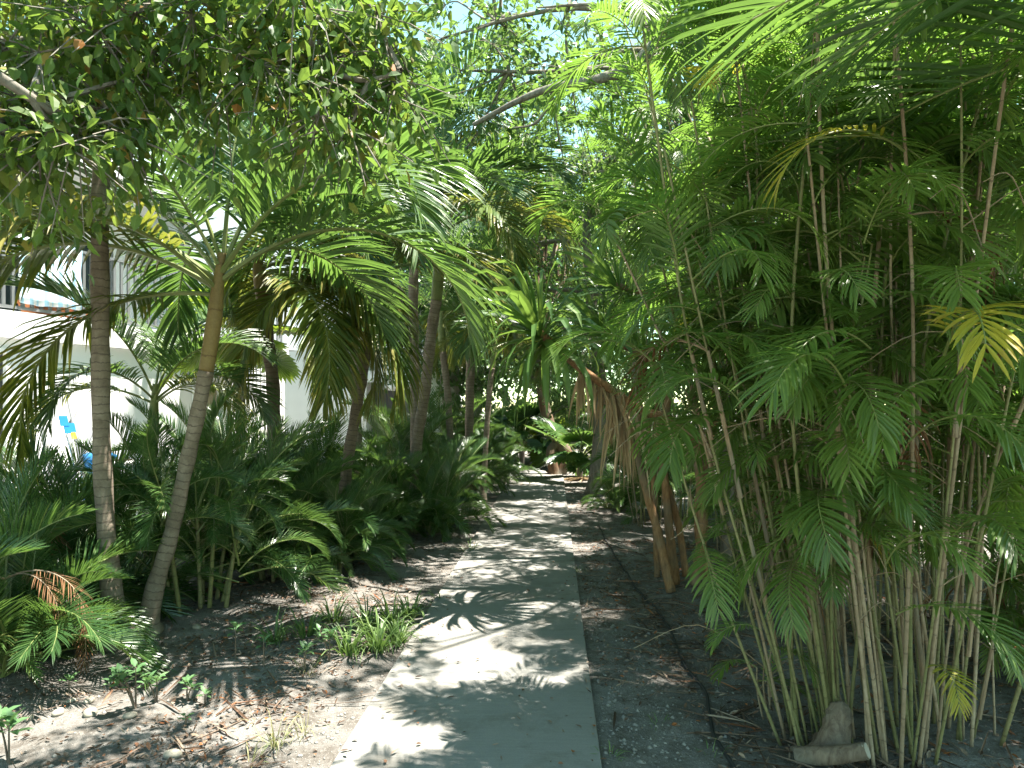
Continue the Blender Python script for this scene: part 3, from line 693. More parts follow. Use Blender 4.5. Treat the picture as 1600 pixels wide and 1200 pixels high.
fan_palm('bright fan palm lit by the sun beyond the path bend', 842, 21.5, 0.4, 12, FANS, 4, 1.3)

# ------------------------------------------------------------------ areca clumps
def areca(label, px, d, h, nf, nc, seed, spread=0.28, lean=0.0, bare=0.3):
    rng = random.Random(seed); x = X(px, d); z0 = float(ground_z(x, d)) - 0.03
    t = thing('areca_palm', label, 'palm shrub', (x, d, z0), 0, 'areca palm clumps beside the path')
    for i in range(3 if seed in (40, 42, 41) else 0):
        put('dead_frond', AFd, t, (0.1, -0.1, h * 0.4), (R(rng.uniform(-20, 20)), 0, R(rng.uniform(230, 350))), rng.uniform(0.55, 0.8))
    for c in range(nc):
        a = 2 * math.pi * c / nc + rng.uniform(-.3, .3); r0 = spread * rng.uniform(0.15, 1.0); ch = h * bare * rng.uniform(0.8, 1.5); r1 = r0 + ch * rng.uniform(0.08, 0.3)
        p0 = Vector((math.cos(a) * r0, math.sin(a) * r0, 0)); p1 = Vector((math.cos(a) * r1 + lean * ch, math.sin(a) * r1, ch))
        g = G(); tube(g, smooth_path([p0, (p0 + p1) / 2 + Vector((0, 0, 0.04)), p1], 6), np.linspace(0.020, 0.012, 13), 8); put('cane', g.mesh('cane', M['arecacane'], True), t)
        m = max(2, round(2.7 * nf / nc)); b = rng.uniform(0, 360)
        for i in range(m):
            k = min(4, int(5 * (i + rng.random()) / m)); az = b + i * 137.5 if i else math.degrees(a)
            az = math.degrees(a) + rng.gauss(0, 85) if k < 4 else az
            if abs((az - 270 + 180) % 360 - 180) < 50 and k > 2: k = 2
            s = (h - ch * 0.8) / 1.4 * rng.uniform(0.75, 1.1)
            put('frond', AF[k, rng.randint(0, 1)], t, p1 - Vector((0, 0, min(0.045 * i, ch * .8))), (R(rng.uniform(-32, 32)), R(rng.uniform(-14, 14)), R(az)), max(0.42, min(1.2, s * rng.uniform(.58, 1.04))))
AL = [('feathery palm shrub spilling in at the far left edge of the path bed', 0, 4.4, 1.6, 30, 7),
      ('feathery palm shrub in front of the house door', 70, 5.7, 2.05, 36, 9),
      ('low feathery palm shrub at the foot of the straight grey palm', 75, 4.85, 0.8, 16, 5),
      ('feathery palm shrub with pale bare canes right of the curved palm trunk', 318, 5.75, 1.85, 36, 9),
      ('feathery palm shrub behind the short grey palm, by the white patio', 175, 7.4, 1.25, 26, 7),
      ('dense feathery palm shrub in shade left of the leaning ringed palm', 425, 6.7, 1.65, 36, 9),
      ('tall feathery palm shrub below the bright fan palm', 360, 8.6, 2.05, 32, 8),
      ('dark feathery palm shrub closest to the grass tufts', 500, 7.0, 1.35, 34, 8),
      ('low feathery palm shrub hiding the base of the leaning ringed palm', 560, 7.9, 1.15, 28, 7),
      ('feathery palm shrub behind the leaning ringed palm', 490, 9.6, 1.9, 30, 8),
      ('rounded feathery palm shrub left of the brown palm trunk', 600, 9.2, 1.55, 34, 8),
      ('bright feathery palm shrub at the edge of the path, before the brown palm trunk', 668, 9.5, 1.3, 30, 8),
      ('feathery palm shrub arching over the path edge', 702, 11.0, 1.5, 32, 8),
      ('feathery palm shrub at the foot of the thin young palm', 735, 12.8, 1.45, 30, 8),
      ('tall feathery palm shrub deep behind the brown trunked palm', 640, 12.8, 2.2, 30, 8),
      ('feathery palm shrub at the left of the path bend', 768, 15.0, 1.4, 28, 7),
      ('tall feathery palm shrub behind the far thin palms', 715, 16.5, 2.4, 30, 8),
      ('feathery palm shrub closing the view past the path bend', 800, 21.0, 2.4, 30, 8),
      ('low feathery palm shrub in the right bed near the bend', 962, 11.5, 0.75, 20, 5),
      ('feathery palm shrub behind the yucca stems', 985, 14.0, 1.7, 30, 8),
      ('tall feathery palm shrub in the shade behind the yucca', 1060, 10.5, 2.0, 34, 8),
      ('feathery palm shrub behind the smooth post like trunk', 1180, 9.0, 1.7, 32, 8),
      ('feathery palm shrub right of the far reddish tree', 925, 18.5, 2.0, 30, 8),
      ('tall feathery palm shrub behind the far reddish tree', 880, 23.0, 2.7, 30, 8)]
for i, a in enumerate(AL): areca(*a, seed=40 + i, bare=0.12 if i in (0, 1, 2, 8, 11, 18) else (0.42 if i == 3 else 0.3))

def merge_mesh(name, inst):
    g = G(); cache = {}; mats = []
    for me, mt in inst:
        if me.name not in cache:
            v = np.zeros(len(me.vertices) * 3, np.float32); me.vertices.foreach_get('co', v)
            a = np.zeros(len(me.vertices), np.float32); me.attributes['along'].data.foreach_get('value', a)
            q = [(tuple(p.vertices), p.material_index) for p in me.polygons]
            for m in me.materials:
                if m not in mats: mats.append(m)
            mp = [mats.index(m) for m in me.materials]
            sel = {}
            for vs, mi in q: sel.setdefault((len(vs), mp[mi]), []).append(vs)
            cache[me.name] = (v.reshape(-1, 3), a, {k: np.array(x) for k, x in sel.items()})
        v, a, sel = cache[me.name]; A = np.array(mt)
        n0 = g.n; g.add(v @ A[:3, :3].T + A[:3, 3], None, None, a)
        for (k, mi), x in sel.items():
            (g.q if k == 4 else g.t3).append(x + n0); (g.mq if k == 4 else g.mt).append(np.full(len(x), mi))
    return g.mesh(name, mats)

# ------------------------------------------------------------------ bamboo palms (right)
def bamboo_palm(label, px, d, h, ncane, nfr, seed, lean=(0, 0), rad=0.3, splay=0.22, extra=(), low=0.35, dead=3, group='bamboo palm clumps on the right'):
    rng = random.Random(seed); x = X(px, d); z0 = float(ground_z(x, d)) - 0.03
    t = thing('bamboo_palm', label, 'bamboo palm', (x, d, z0), 0, group)
    curves = []
    for c in range(ncane):
        a = rng.uniform(0, 2 * math.pi); r0 = rad * math.sqrt(rng.random()); hh = h * rng.choice([1, 1, .9, .8, .65, .45]) * rng.uniform(0.85, 1.1)
        ln = hh * (splay * r0 / rad + rng.gauss(0, 0.085))
        p0 = Vector((math.cos(a) * r0, math.sin(a) * r0, 0))
        p2 = p0 + Vector((math.cos(a) * ln + lean[0] * hh, math.sin(a) * ln * 0.8 + lean[1] * hh, hh))
        p1 = (p0 + p2) / 2 + Vector((rng.uniform(-.14, .14), rng.uniform(-.12, .12), 0.0)) * (hh / 3.5) - Vector((math.cos(a) * ln * .12, math.sin(a) * ln * .1, 0))
        P = smooth_path([p0, p1, p2], 9); curves.append((P, hh))
        g = G(); r = rng.uniform(0.0048, 0.0098); tube(g, P, np.linspace(r * 1.1, r * 0.7, len(P)), 7)
        put('cane', g.mesh('cane', M['cane_tan'] if rng.random() < 0.38 else M['cane'], True), t)
    extra_n = int(nfr * (1.5 if d < 4.5 else 0.75)); merged = []
    if nfr > 40: extra_n -= (97 - len(extra)) - nfr; nfr = 97 - len(extra)
    for i in range(nfr + extra_n):
        P, hh = curves[i % ncane]
        u = 1 - (1 - low) * rng.random() ** 1.25 if i >= ncane else rng.uniform(0.93, 1)
        idx = u * (len(P) - 1); k0 = min(int(idx), len(P) - 2); p = Vector(P[k0]).lerp(Vector(P[k0 + 1]), idx - k0)
        k = rng.choice([0, 1, 1, 2, 2, 3, 4]); az = rng.uniform(0, 360)
        if rng.random() < 0.25: az = rng.uniform(170, 370)
        m = BFy if rng.random() < 0.012 and ncane > 10 else BF[k, rng.randint(0, 1)]
        if i >= nfr:
            u = max(u, 0.55)
            sc_ = rng.uniform(0.55, 1.05); merged.append((m, Matrix.LocRotScale(p, Euler((R(rng.uniform(-20, 20)), R(rng.uniform(-10, 10)), R(az))), Vector((sc_, sc_, sc_))))); continue
        put('frond', m, t, p, (R(rng.uniform(-20, 20)), R(rng.uniform(-10, 10)), R(az)), rng.uniform(0.6, 1.15) * (0.72 if p.z < 1.1 else 1))
    if merged and nfr > 40:
        f_ = put('foliage', merge_mesh('foliage', merged), t); f_['kind'] = 'stuff'
    for i in range(dead):
        P, hh = rng.choice(curves); u = rng.uniform(0.4, 0.85); p = Vector(P[int(u * (len(P) - 1))])
        put('dead_frond', BFd, t, p, (0, R(rng.uniform(-10, 20)), R(rng.uniform(0, 360))), rng.uniform(0.8, 1.2))
    # thin dry leaf stalks hanging off the canes, one mesh for the tangle
    g = G()
    for i in range(int(ncane * 2.2)):
        P, hh = rng.choice(curves); u = rng.uniform(0.2, 0.85); p = Vector(P[int(u * (len(P) - 1))]); a = rng.uniform(0, 6.28); l = rng.uniform(0.25, 0.7)
        e = p + Vector((math.cos(a) * l, math.sin(a) * l, rng.uniform(-0.5, 0.25) * l)); mdl = (p + e) / 2 + Vector((0, 0, 0.25 * l))
        tube(g, smooth_path([p, mdl, e], 5), np.linspace(0.003, 0.0016, 11), 4, False)
        if rng.random() < 0.35:
            j0 = int(u * (len(P) - 1)); seg = P[max(0, j0 - 2):j0 + 1]
            if len(seg) > 1: tube(g, np.array(seg) + np.array([0.004, -0.004, 0]), np.linspace(0.012, 0.009, len(seg)), 7, False)
    s_ = put('dry_stalk', g.mesh('dry_stalk', M['sheath']), t); s_['kind'] = 'stuff'
    for (p, az, tilt, m, sc) in extra:
        put('frond', m, t, Vector(p) - Vector((x, d, z0)), (0, R(-tilt), R(az)), sc)
    return t
bamboo_palm('clump of thin canes leaning out toward the path at the right, nearest it', 1272, 3.55, 3.5, 26, 70, 11, (-0.15, 0.03), 0.17, 0.20, low=0.52,
            extra=[(at(1120, 500, 3.4), 200, 0, BF[2, 0], 0.9), (at(1165, 640, 3.2), 205, 5, BF[1, 1], 0.8), (at(1090, 165, 3.4), 265, 0, BFy, 0.62)])
bamboo_palm('upright clump of tan and green canes over the cut log', 1385, 3.45, 4.2, 30, 84, 12, (-0.05, 0.02), 0.26, 0.20, low=0.46,
            extra=[(at(1360, 545, 3.0), 215, 0, BF[2, 0], 1.0), (at(1330, 625, 2.95), 225, 0, BF[1, 1], 1.15), (at(1420, 690, 2.95), 275, 10, BF[2, 1], 1.05),
                   (at(1385, 880, 3.0), 275, 10, BF[1, 0], 0.8), (at(1400, 960, 3.0), 290, 10, BF[2, 1], 0.85), (at(1190, 985, 3.2), 200, 5, BF[2, 0], 0.45), (at(1350, 380, 3.0), 270, 10, BF[1, 0], 0.9)])
bamboo_palm('clump of canes with the drooping yellow frond, right of the cut log', 1480, 3.6, 4.3, 20, 84, 13, (0.02, 0.02), 0.24, 0.22, low=0.45,
            extra=[(at(1475, 555, 2.9), 255, 5, BFy, 1.0), (at(1500, 560, 2.85), 290, 10, BF[2, 0], 1.05), (at(1480, 850, 3.1), 270, 5, BF[1, 1], 0.9), (at(1450, 1040, 3.1), 270, -10, BFy, 0.45)])
bamboo_palm('bushy clump filling the far right edge of the view', 1660, 4.0, 3.6, 14, 84, 14, (-0.02, 0.02), 0.3, 0.25, low=0.12)
bamboo_palm('tall clump behind the cut log clump, reaching the top of the view', 1330, 4.9, 5.4, 28, 92, 15, (-0.03, 0), 0.35, 0.22, low=0.35)
bamboo_palm('tall shaded clump behind the yellow frond clump', 1520, 5.2, 5.4, 28, 92, 16, (0.0, 0), 0.4, 0.2, low=0.25)
bamboo_palm('clump behind the leaning canes, its fronds hanging near the yucca', 1250, 6.0, 5.0, 22, 88, 17, (-0.06, 0), 0.35, 0.2, low=0.4)
bamboo_palm('tall narrow clump between the yucca and the sky', 1150, 7.8, 5.9, 22, 96, 18, (-0.03, 0.0), 0.40, 0.20, low=0.42)
bamboo_palm('far slender clump standing behind the yucca heads', 1030, 9.8, 6.6, 20, 94, 23, (0.0, 0.0), 0.40, 0.18, low=0.40)
bamboo_palm('deep shaded clump in the middle of the right bank', 1420, 7.0, 6.2, 24, 96, 19, (0, 0), 0.45, 0.2, low=0.12)
bamboo_palm('deep shaded clump at the far right behind the others', 1640, 6.6, 5.8, 22, 96, 20, (0, 0), 0.45, 0.2, low=0.1)
bamboo_palm('dim clump behind the post like trunk in the right bank', 1270, 8.2, 6.5, 22, 96, 21, (0, 0), 0.45, 0.2, low=0.15)

# small ones at foot
bamboo_palm('knee high young bamboo palm beside the smooth post like trunk', 1165, 5.7, 0.75, 5, 16, 31, (0, 0), 0.12, 0.3, low=0.2, dead=0, group=None)
bamboo_palm('knee high young bamboo palm at the left foot of the leaning canes', 1195, 3.9, 0.45, 3, 5, 32, (-0.1, -0.05), 0.1, 0.3, low=0.3, dead=0, group=None)
bamboo_palm('low bamboo palm on the bare ground at lower right', 1600, 4.3, 0.8, 6, 22, 33, (0, 0), 0.15, 0.3, low=0.2, dead=1, group=None)

# ------------------------------------------------------------------ large frond hanging in from the right
def big_palm():
    base = Vector((2.75, 1.5, 0)); t = thing('large_palm', 'palm leaning in from the right edge with long narrow leaflets hanging over the top corner', 'palm tree', base)
    g = G(); tube(g, smooth_path([(0, 0, -0.1), (0.05, 0, 1.2), (0, 0, 2.3)], 8), 0.11, 12, jit=0.08, rng=np.random.RandomState(3)); put('trunk', g.mesh('trunk', M['bark_grey'], True), t)
    ms = [frond_mesh('frond', 801 + k, 2.3, 0.2, 40, 0.75, 0.030, t0, b, 10, 0.16, 60, 25, [M['palm'] if k != 2 else M['yellow'], M['petiole']], side=0.1, rr=0.012, S=4, plumose=20) for k, (t0, b) in enumerate([(38, 60), (55, 90), (30, 70), (62, 55)])]
    for az, k, sc, tl in ((165, 0, 1.0, 0), (148, 1, 0.95, 0), (185, 1, 1, 0), (128, 0, 1.0, 0), (100, 0, 1, 0), (60, 1, 1, 0), (20, 0, 1, 0), (300, 1, 1, 0), (250, 0, 1, 0), (172, 3, 0.9, 0), (177, 2, 0.62, 8), (140, 3, 1, 0)):
        put('frond', ms[k], t, (0, 0, 2.3), (0, R(-tl), R(az)), sc)
big_palm()

# ------------------------------------------------------------------ broadleaf trees
def limb(p, q, rng, sag=0.06, k=6, wob=0.06):
    p = np.array(p, float); q = np.array(q, float); L = np.linalg.norm(q - p)
    m1 = p + (q - p) * 0.35 + rng.uniform(-wob, wob, 3) * L + np.array([0, 0, sag * L]); m2 = p + (q - p) * 0.7 + rng.uniform(-wob, wob, 3) * L + np.array([0, 0, sag * L * 0.7])
    return smooth_path([p, m1, m2, q], k)
def tree(label, trunk, r0, clusters, nl, ll, lw, mat, bark, seed, csize=0.45, group=None, cat='tree', name='tree', big=False, hang=0.3, limbs=(), flat=0.8, nlimb=16):
    """trunk: world points; clusters: world points of leaf clumps; limbs: hand-placed branches (points, r0, r1)"""
    rng = np.random.RandomState(seed); T = np.array(trunk, float); b = T[0].copy()
    t = thing(name, label, cat, b, 0, group)
    g = G(); tp = smooth_path(T - b, 8); rad = np.linspace(r0, r0 * 0.45, len(tp)); rad[:4] *= np.array([1.5, 1.3, 1.15, 1.05]); tube(g, tp, rad, 12, True, jit=0.05, rng=rng)
    put('trunk', g.mesh('trunk', M[bark], True), t)
    Cc = np.array(clusters, float) - b
    srcs = [tp[int(len(tp) * f)] for f in (0.55, 0.7, 0.85)] + [tp[-1]]
    anchors = [np.array(s) for s in srcs]
    order = rng.permutation(len(Cc))[:nlimb]
    for i in order:
        c = Cc[i]; a = min(srcs, key=lambda s: np.linalg.norm(s - c)); P = limb(a, c, rng)
        g = G(); tube(g, P, np.linspace(r0 * 0.3, 0.012, len(P)), 7, False); put('branch', g.mesh('branch', M[bark], True), t); anchors += [P[len(P) // 2], P[-4]]
    for pts, ra, rb in limbs:
        P = smooth_path(np.array(pts, float) - b, 8); g = G(); tube(g, P, np.linspace(ra, rb, len(P)), 9, False, jit=0.05, rng=rng); put('branch', g.mesh('branch', M[bark], True), t); anchors += list(P[::6])
    A = np.array(anchors)
    g = G(); gt = G()
    for c in Cc:
        a = A[np.argmin(np.linalg.norm(A - c, axis=1))]
        if np.linalg.norm(a - c) > 0.15:
            P = limb(a, c, rng, 0.03, 3); tube(gt, P, np.linspace(0.014, 0.004, len(P)) * (r0 / 0.12) ** 0.5, 5, False)
        m = int(nl * rng.uniform(0.6, 1.4)); k = max(3, m // 9)
        dirs = nrm(rng.normal(0, 1, (k, 3)) * [1, 1, flat]); lens = csize * rng.uniform(0.5, 1.25, k)
        for dv, l in zip(dirs, lens):
            e = c + dv * l - np.array([0, 0, hang * l * 0.5])
            tube(gt, np.array([c, (c + e) / 2 + [0, 0, 0.06 * l], e]), [0.004, 0.003, 0.0015], 4, False)
            n = max(3, m // k); u = rng.uniform(0.15, 1.05, n)[:, None]
            Pp = c + (e - c) * u + rng.normal(0, 0.02 + 0.05 * csize, (n, 3))
            D = nrm(np.repeat(dv[None], n, 0) * 0.6 + rng.normal(0, 0.7, (n, 3)) - ZUP * hang)
            Nn = nrm(rng.normal(0, 0.55, (n, 3)) + ZUP)
            (leaves if big else small_leaves)(g, Pp, D, Nn, ll * rng.uniform(0.65, 1.2, n), lw * rng.uniform(0.75, 1.15, n))
    cr = put('crown', g.mesh('crown', M[mat], False), t)
    tw = put('twigs', gt.mesh('twigs', M[bark], False), cr); tw['kind'] = 'stuff'
    return t
def blob(c, r, n, seed, hollow=0.35):
    rng = np.random.RandomState(seed); d = nrm(rng.normal(0, 1, (n, 3))); rad = (hollow ** 3 + (1 - hollow ** 3) * rng.uniform(0, 1, n)) ** (1 / 3)
    return np.array(c) + d * rad[:, None] * np.array(r)

# the near tree whose olive leaves hang over the top left
def near_tree():
    rng = np.random.RandomState(21); cl = []
    for px, py, d in [(30, 20, 3.0), (90, 60, 2.9), (160, 20, 3.1), (60, 120, 2.8), (130, 130, 3.0), (210, 60, 2.9), (270, 20, 3.0), (330, 60, 3.1), (240, 120, 3.0), (300, 120, 2.9),
                      (390, 30, 2.9), (440, 90, 2.8), (500, 50, 3.0), (410, 140, 2.9), (480, 150, 2.8), (550, 110, 2.9), (560, 180, 2.8), (600, 130, 2.9), (620, 165, 2.85), (500, 215, 2.8), (545, 235, 2.85),
                      (440, 190, 2.9), (30, 190, 2.7), (70, 235, 2.6), (110, 200, 2.8), (20, 270, 2.6), (60, 310, 2.55), (120, 280, 2.7), (170, 250, 2.8), (200, 290, 2.75), (90, 300, 2.6), (10, 110, 2.6),
                      (350, 10, 2.8), (460, 10, 2.7), (560, 20, 2.9), (180, 180, 2.9), (20, 330, 2.5), (230, 170, 2.9), (590, 60, 2.9), (350, 170, 2.9), (300, 60, 2.8), (150, 80, 2.7), (520, 130, 2.75), (400, 80, 2.8), (210, 20, 2.7), (90, 10, 2.7)]:
        cl.append(at(px, py - (38 if py < 240 else 78), d + rng.uniform(-.25, .25)))
    cl += list(blob((-1.2, 2.6, 4.6), (1.9, 1.6, 0.8), 22, 22))  # blobs from here: unseen overhead crown, added to shade walk and lower leaves
    cl += list(blob((0.1, 1.4, 5.0), (1.6, 1.3, 0.6), 9, 23)) + list(blob((-0.9, 3.2, 4.4), (1.5, 0.8, 0.5), 9, 24))
    L = [([(-2.6, 1.6, 2.6), at(-60, 60, 2.7), at(60, 60, 2.85), at(110, 40, 3.0)], 0.03, 0.008), ([(-2.6, 1.6, 2.9), (-2.0, 2.3, 3.5), at(330, 5, 3.0), at(405, 60, 2.95), at(450, 85, 2.9), at(560, 125, 2.85), at(625, 110, 2.85)], 0.035, 0.006)]
    tree('broadleaf tree whose olive and reddish leaves hang over the upper left corner', [(-2.9, 1.3, -0.05), (-2.85, 1.4, 1.2), (-2.6, 1.6, 2.6), (-2.0, 2.0, 4.0), (-1.4, 2.4, 5.0)], 0.13, cl, 112, 0.069, 0.034, 'near', 'bark_grey', 31, 0.29, big=True, hang=0.8, limbs=L, name='broadleaf_tree', nlimb=10)
near_tree()

# big fig at the right whose branch crosses the sky
def fig_tree():
    d = 8.0; cl = list(blob((0.9, 8.2, 6.3), (1.8, 1.5, 0.8), 20, 41, 0.2)) + list(blob((4.2, 7.5, 7.2), (2.8, 3.0, 1.7), 30, 42)) + list(blob((2.4, 5.4, 6.6), (2.2, 1.8, 0.9), 13, 43, 0.2)) + list(blob((4.4, 3.8, 6.2), (2.4, 2.4, 1.1), 8, 48, 0.2)) + list(blob((2.3, 10.6, 6.3), (1.7, 1.9, 0.8), 24, 49, 0.2))  # hidden clusters over the walk added as occluders, breaking its sunlight into flecks
    cl += [at(760, 190, 8), at(700, 150, 8.2), at(820, 130, 8), at(930, 90, 8), at(980, 40, 8), at(770, 70, 7.4), at(880, 40, 7.2), at(720, 110, 7.6), at(845, 100, 7.4), at(900, 110, 7.0), at(690, 60, 7.8), at(810, 20, 8.2), at(960, 150, 8.1), at(900, 180, 8.2), at(820, 210, 8.3), at(730, 230, 8.3)]
    L = [([(4.0, 8, 5.0), at(1180, 25, 7.2), at(1110, 28, 6.6), at(1040, 58, 6.4), at(985, 105, 6.4), at(930, 125, 6.4), at(860, 138, 6.5), at(805, 160, 6.6), at(740, 195, 6.8)], 0.085, 0.020),
         ([at(870, 136, 6.5), at(840, 190, 6.6), at(800, 200, 6.8)], 0.02, 0.006), ([at(1040, 58, 6.4), at(950, 10, 6.6), at(840, 12, 7.0)], 0.03, 0.008), ([at(860, 138, 6.5), at(880, 250, 6.8)], 0.012, 0.005)]
    tree('large fig tree on the right, its long grey branch crossing the blue sky', [(4.0, 8, -0.05), (3.9, 8, 2.0), (4.1, 7.9, 4.0), (4.0, 8, 5.6), (4.3, 7.6, 7.2)], 0.20, cl, 95, 0.095, 0.052, 'fig', 'bark_grey', 51, 0.50, limbs=L, hang=0.35, name='fig_tree')
fig_tree()
tree('shade tree at the right edge with a pale trunk behind the canes', [(5.6, 4.4, -0.05), (5.5, 4.5, 2.5), (5.2, 4.4, 4.5), (5.0, 4.0, 6.5)], 0.16, list(blob((5.4, 4.6, 5.8), (2.4, 2.4, 1.8), 14, 61)) + list(blob((6.5, 6.5, 4.5), (2.2, 2.2, 2.4), 40, 62)), 110, 0.10, 0.05, 'dark', 'bark_pale', 63, 0.5, name='broadleaf_tree')
tree('small leaved bushy tree behind the yucca, dark with sunny flecks', [(1.6, 13.5, -0.05), (1.7, 13.6, 1.8), (1.5, 13.4, 3.6), (1.4, 13.5, 5.2)], 0.16, list(blob((1.0, 13.4, 4.6), (1.9, 1.5, 3.0), 110, 71)), 150, 0.10, 0.052, 'fig', 'bark_grey', 72, 0.42, name='broadleaf_tree')
tree('slim tree with a smooth post like trunk in the right bank', [(X(1136, 6.9), 6.9, -0.05), (X(1137, 6.9), 6.9, 1.5), (X(1132, 6.9), 6.95, 3.2), (X(1140, 6.9), 7.0, 5.0)], 0.062, list(blob((2.3, 7.3, 4.8), (1.3, 1.3, 1.2), 26, 81)), 90, 0.09, 0.045, 'dark', 'bark_grey', 82, 0.42, name='broadleaf_tree', nlimb=6)
# the reddish twisted tree at the end of the walk
tree('reddish brown tree with a twisted trunk at the end of the path', [(X(868, 17.2), 17.2, -0.05), (X(884, 17.2), 17.2, Z(715, 17.2)), (X(874, 17.2), 17.2, Z(690, 17.2)), (X(856, 17.2), 17.2, Z(655, 17.2)), (X(846, 17.2), 17.3, Z(590, 17.2)), (X(855, 17.2), 17.4, Z(480, 17.2))], 0.20,
     list(blob((0.6, 17.6, 5.6), (2.2, 1.8, 2.2), 60, 91)), 120, 0.10, 0.05, 'dark', 'bark_red', 92, 0.5, limbs=[([(X(868, 17.1), 17.1, 0), (X(862, 17.1), 17.15, Z(705, 17.1)), (X(876, 17.2), 17.2, Z(690, 17.2))], 0.16, 0.10)], name='broadleaf_tree')
BG = [(-1.2, 23, 9.5, 2.6, 'leafy tree closing the view just left of the path end'), (3.6, 21, 10, 3.0, 'leafy tree in the far right of the path end'), (7.2, 17, 10, 3.2, 'leafy tree far behind the cut log clump'),
      (11, 13, 9.5, 3.4, 'leafy tree far beyond the right edge canes'), (-4.2, 26, 11, 3.2, 'leafy tree rising beyond the far white house roof'), (1.3, 29, 11.5, 3.4, 'tallest far tree straight over the end of the path'), (8.5, 26, 12, 4, 'tall tree in the far distance behind the right bank'),
      (13, 20, 11, 4, 'broad far tree at the right behind everything'), (-9.5, 24, 11, 3.6, 'far tree behind the pale upper block of the near house'), (-1.6, 17.5, 7.6, 2.0, 'mid height tree among the far thin palms'), (10.2, 9.0, 8.5, 2.6, 'leafy tree nearest the right edge in the far bank'), (5.3, 12.5, 8.5, 2.6, 'leafy tree behind the deep shaded canes')]
for i, (x, y, h, r, lab) in enumerate(BG):
    tree(lab, [(x, y, -0.05), (x + .1, y, h * .3), (x - .1, y + .1, h * .55), (x, y, h * .8)], 0.17 + 0.01 * i, list(blob((x, y, h * 0.60), (r, r, h * 0.40), 110, 200 + i, 0.5)), 115, 0.19, 0.095, ['dark', 'fig', 'dark'][i % 3], ['bark_grey', 'bark_pale'][i % 2], 220 + i, 0.62, 'background trees', name='broadleaf_tree', nlimb=10)

def far_wood():
    rng = np.random.RandomState(300); n = 60000; a = rng.uniform(R(20), R(160), n)
    top = 12.0 + 1.8 * np.sin(a * 9) + 1.4 * np.sin(a * 23 + 1)
    d = rng.uniform(33, 42, n); z = top * rng.uniform(0, 1, n) ** 0.8
    P = np.stack([d * np.cos(a), d * np.sin(a), z], -1); D = nrm(rng.normal(0, 1, (n, 3)) - ZUP * .3)
    g = G(); small_leaves(g, P, D, nrm(rng.normal(0, .7, (n, 3)) + ZUP), rng.uniform(.3, .6, n), rng.uniform(.16, .3, n))
    struct(put('far_wood', g.mesh('far_wood', M['dark'], False)), 'stuff')
far_wood()

# ------------------------------------------------------------------ the yucca leaning over the walk
def rosette(name, seed, n, ln, wd, m, axis, up=70, droop=0.4, S=5):
    rng = np.random.RandomState(seed); ax = nrm(np.array(axis, float)); ref = nrm(np.cross(ax, [0.3, 0.9, 0.1])); r2 = np.cross(ax, ref)
    i = np.arange(n); a = i * 2.39996 + rng.uniform(-.2, .2, n); el = np.radians(up - (up + 30) * (i / n) ** 0.9)
    rad = np.cos(a)[:, None] * ref + np.sin(a)[:, None] * r2
    D = np.sin(el)[:, None] * ax + np.cos(el)[:, None] * rad
    B = rad * 0.02 - ax * (0.16 * (i / n))[:, None]; W = np.cross(D, np.repeat(ax[None], n, 0)) + 1e-4
    g = G(); blades(g, B, D, W, ln * rng.uniform(0.75, 1.1, n), wd * rng.uniform(0.85, 1.1, n), droop * (0.5 + 0.9 * i / n) * rng.uniform(0.7, 1.3, n), [0.6, 0.95, 1.0, 0.85, 0.55], S, 0.12, 0, 1.6)
    return g.mesh(name, M[m], False)
def skirt(name, path, n, ln, seed):
    rng = np.random.RandomState(seed); P = smooth_path(path, 6); i = rng.uniform(0, len(P) - 1.01, n); k = i.astype(int); f = (i - k)[:, None]
    B = P[k] * (1 - f) + P[k + 1] * f; D = nrm(np.stack([rng.normal(0, .25, n), rng.normal(0, .25, n), -np.ones(n)], -1)); W = rng.normal(0, 1, (n, 3))
    g = G(); blades(g, B + rng.normal(0, .015, (n, 3)), D, W, ln * rng.uniform(0.45, 1.1, n), 0.035 * rng.uniform(0.5, 1.1, n), 0.5, [0.7, 1, 0.85, 0.6, 0.4], 5, 0.3, 0)
    return g.mesh(name, M['dead'], False)
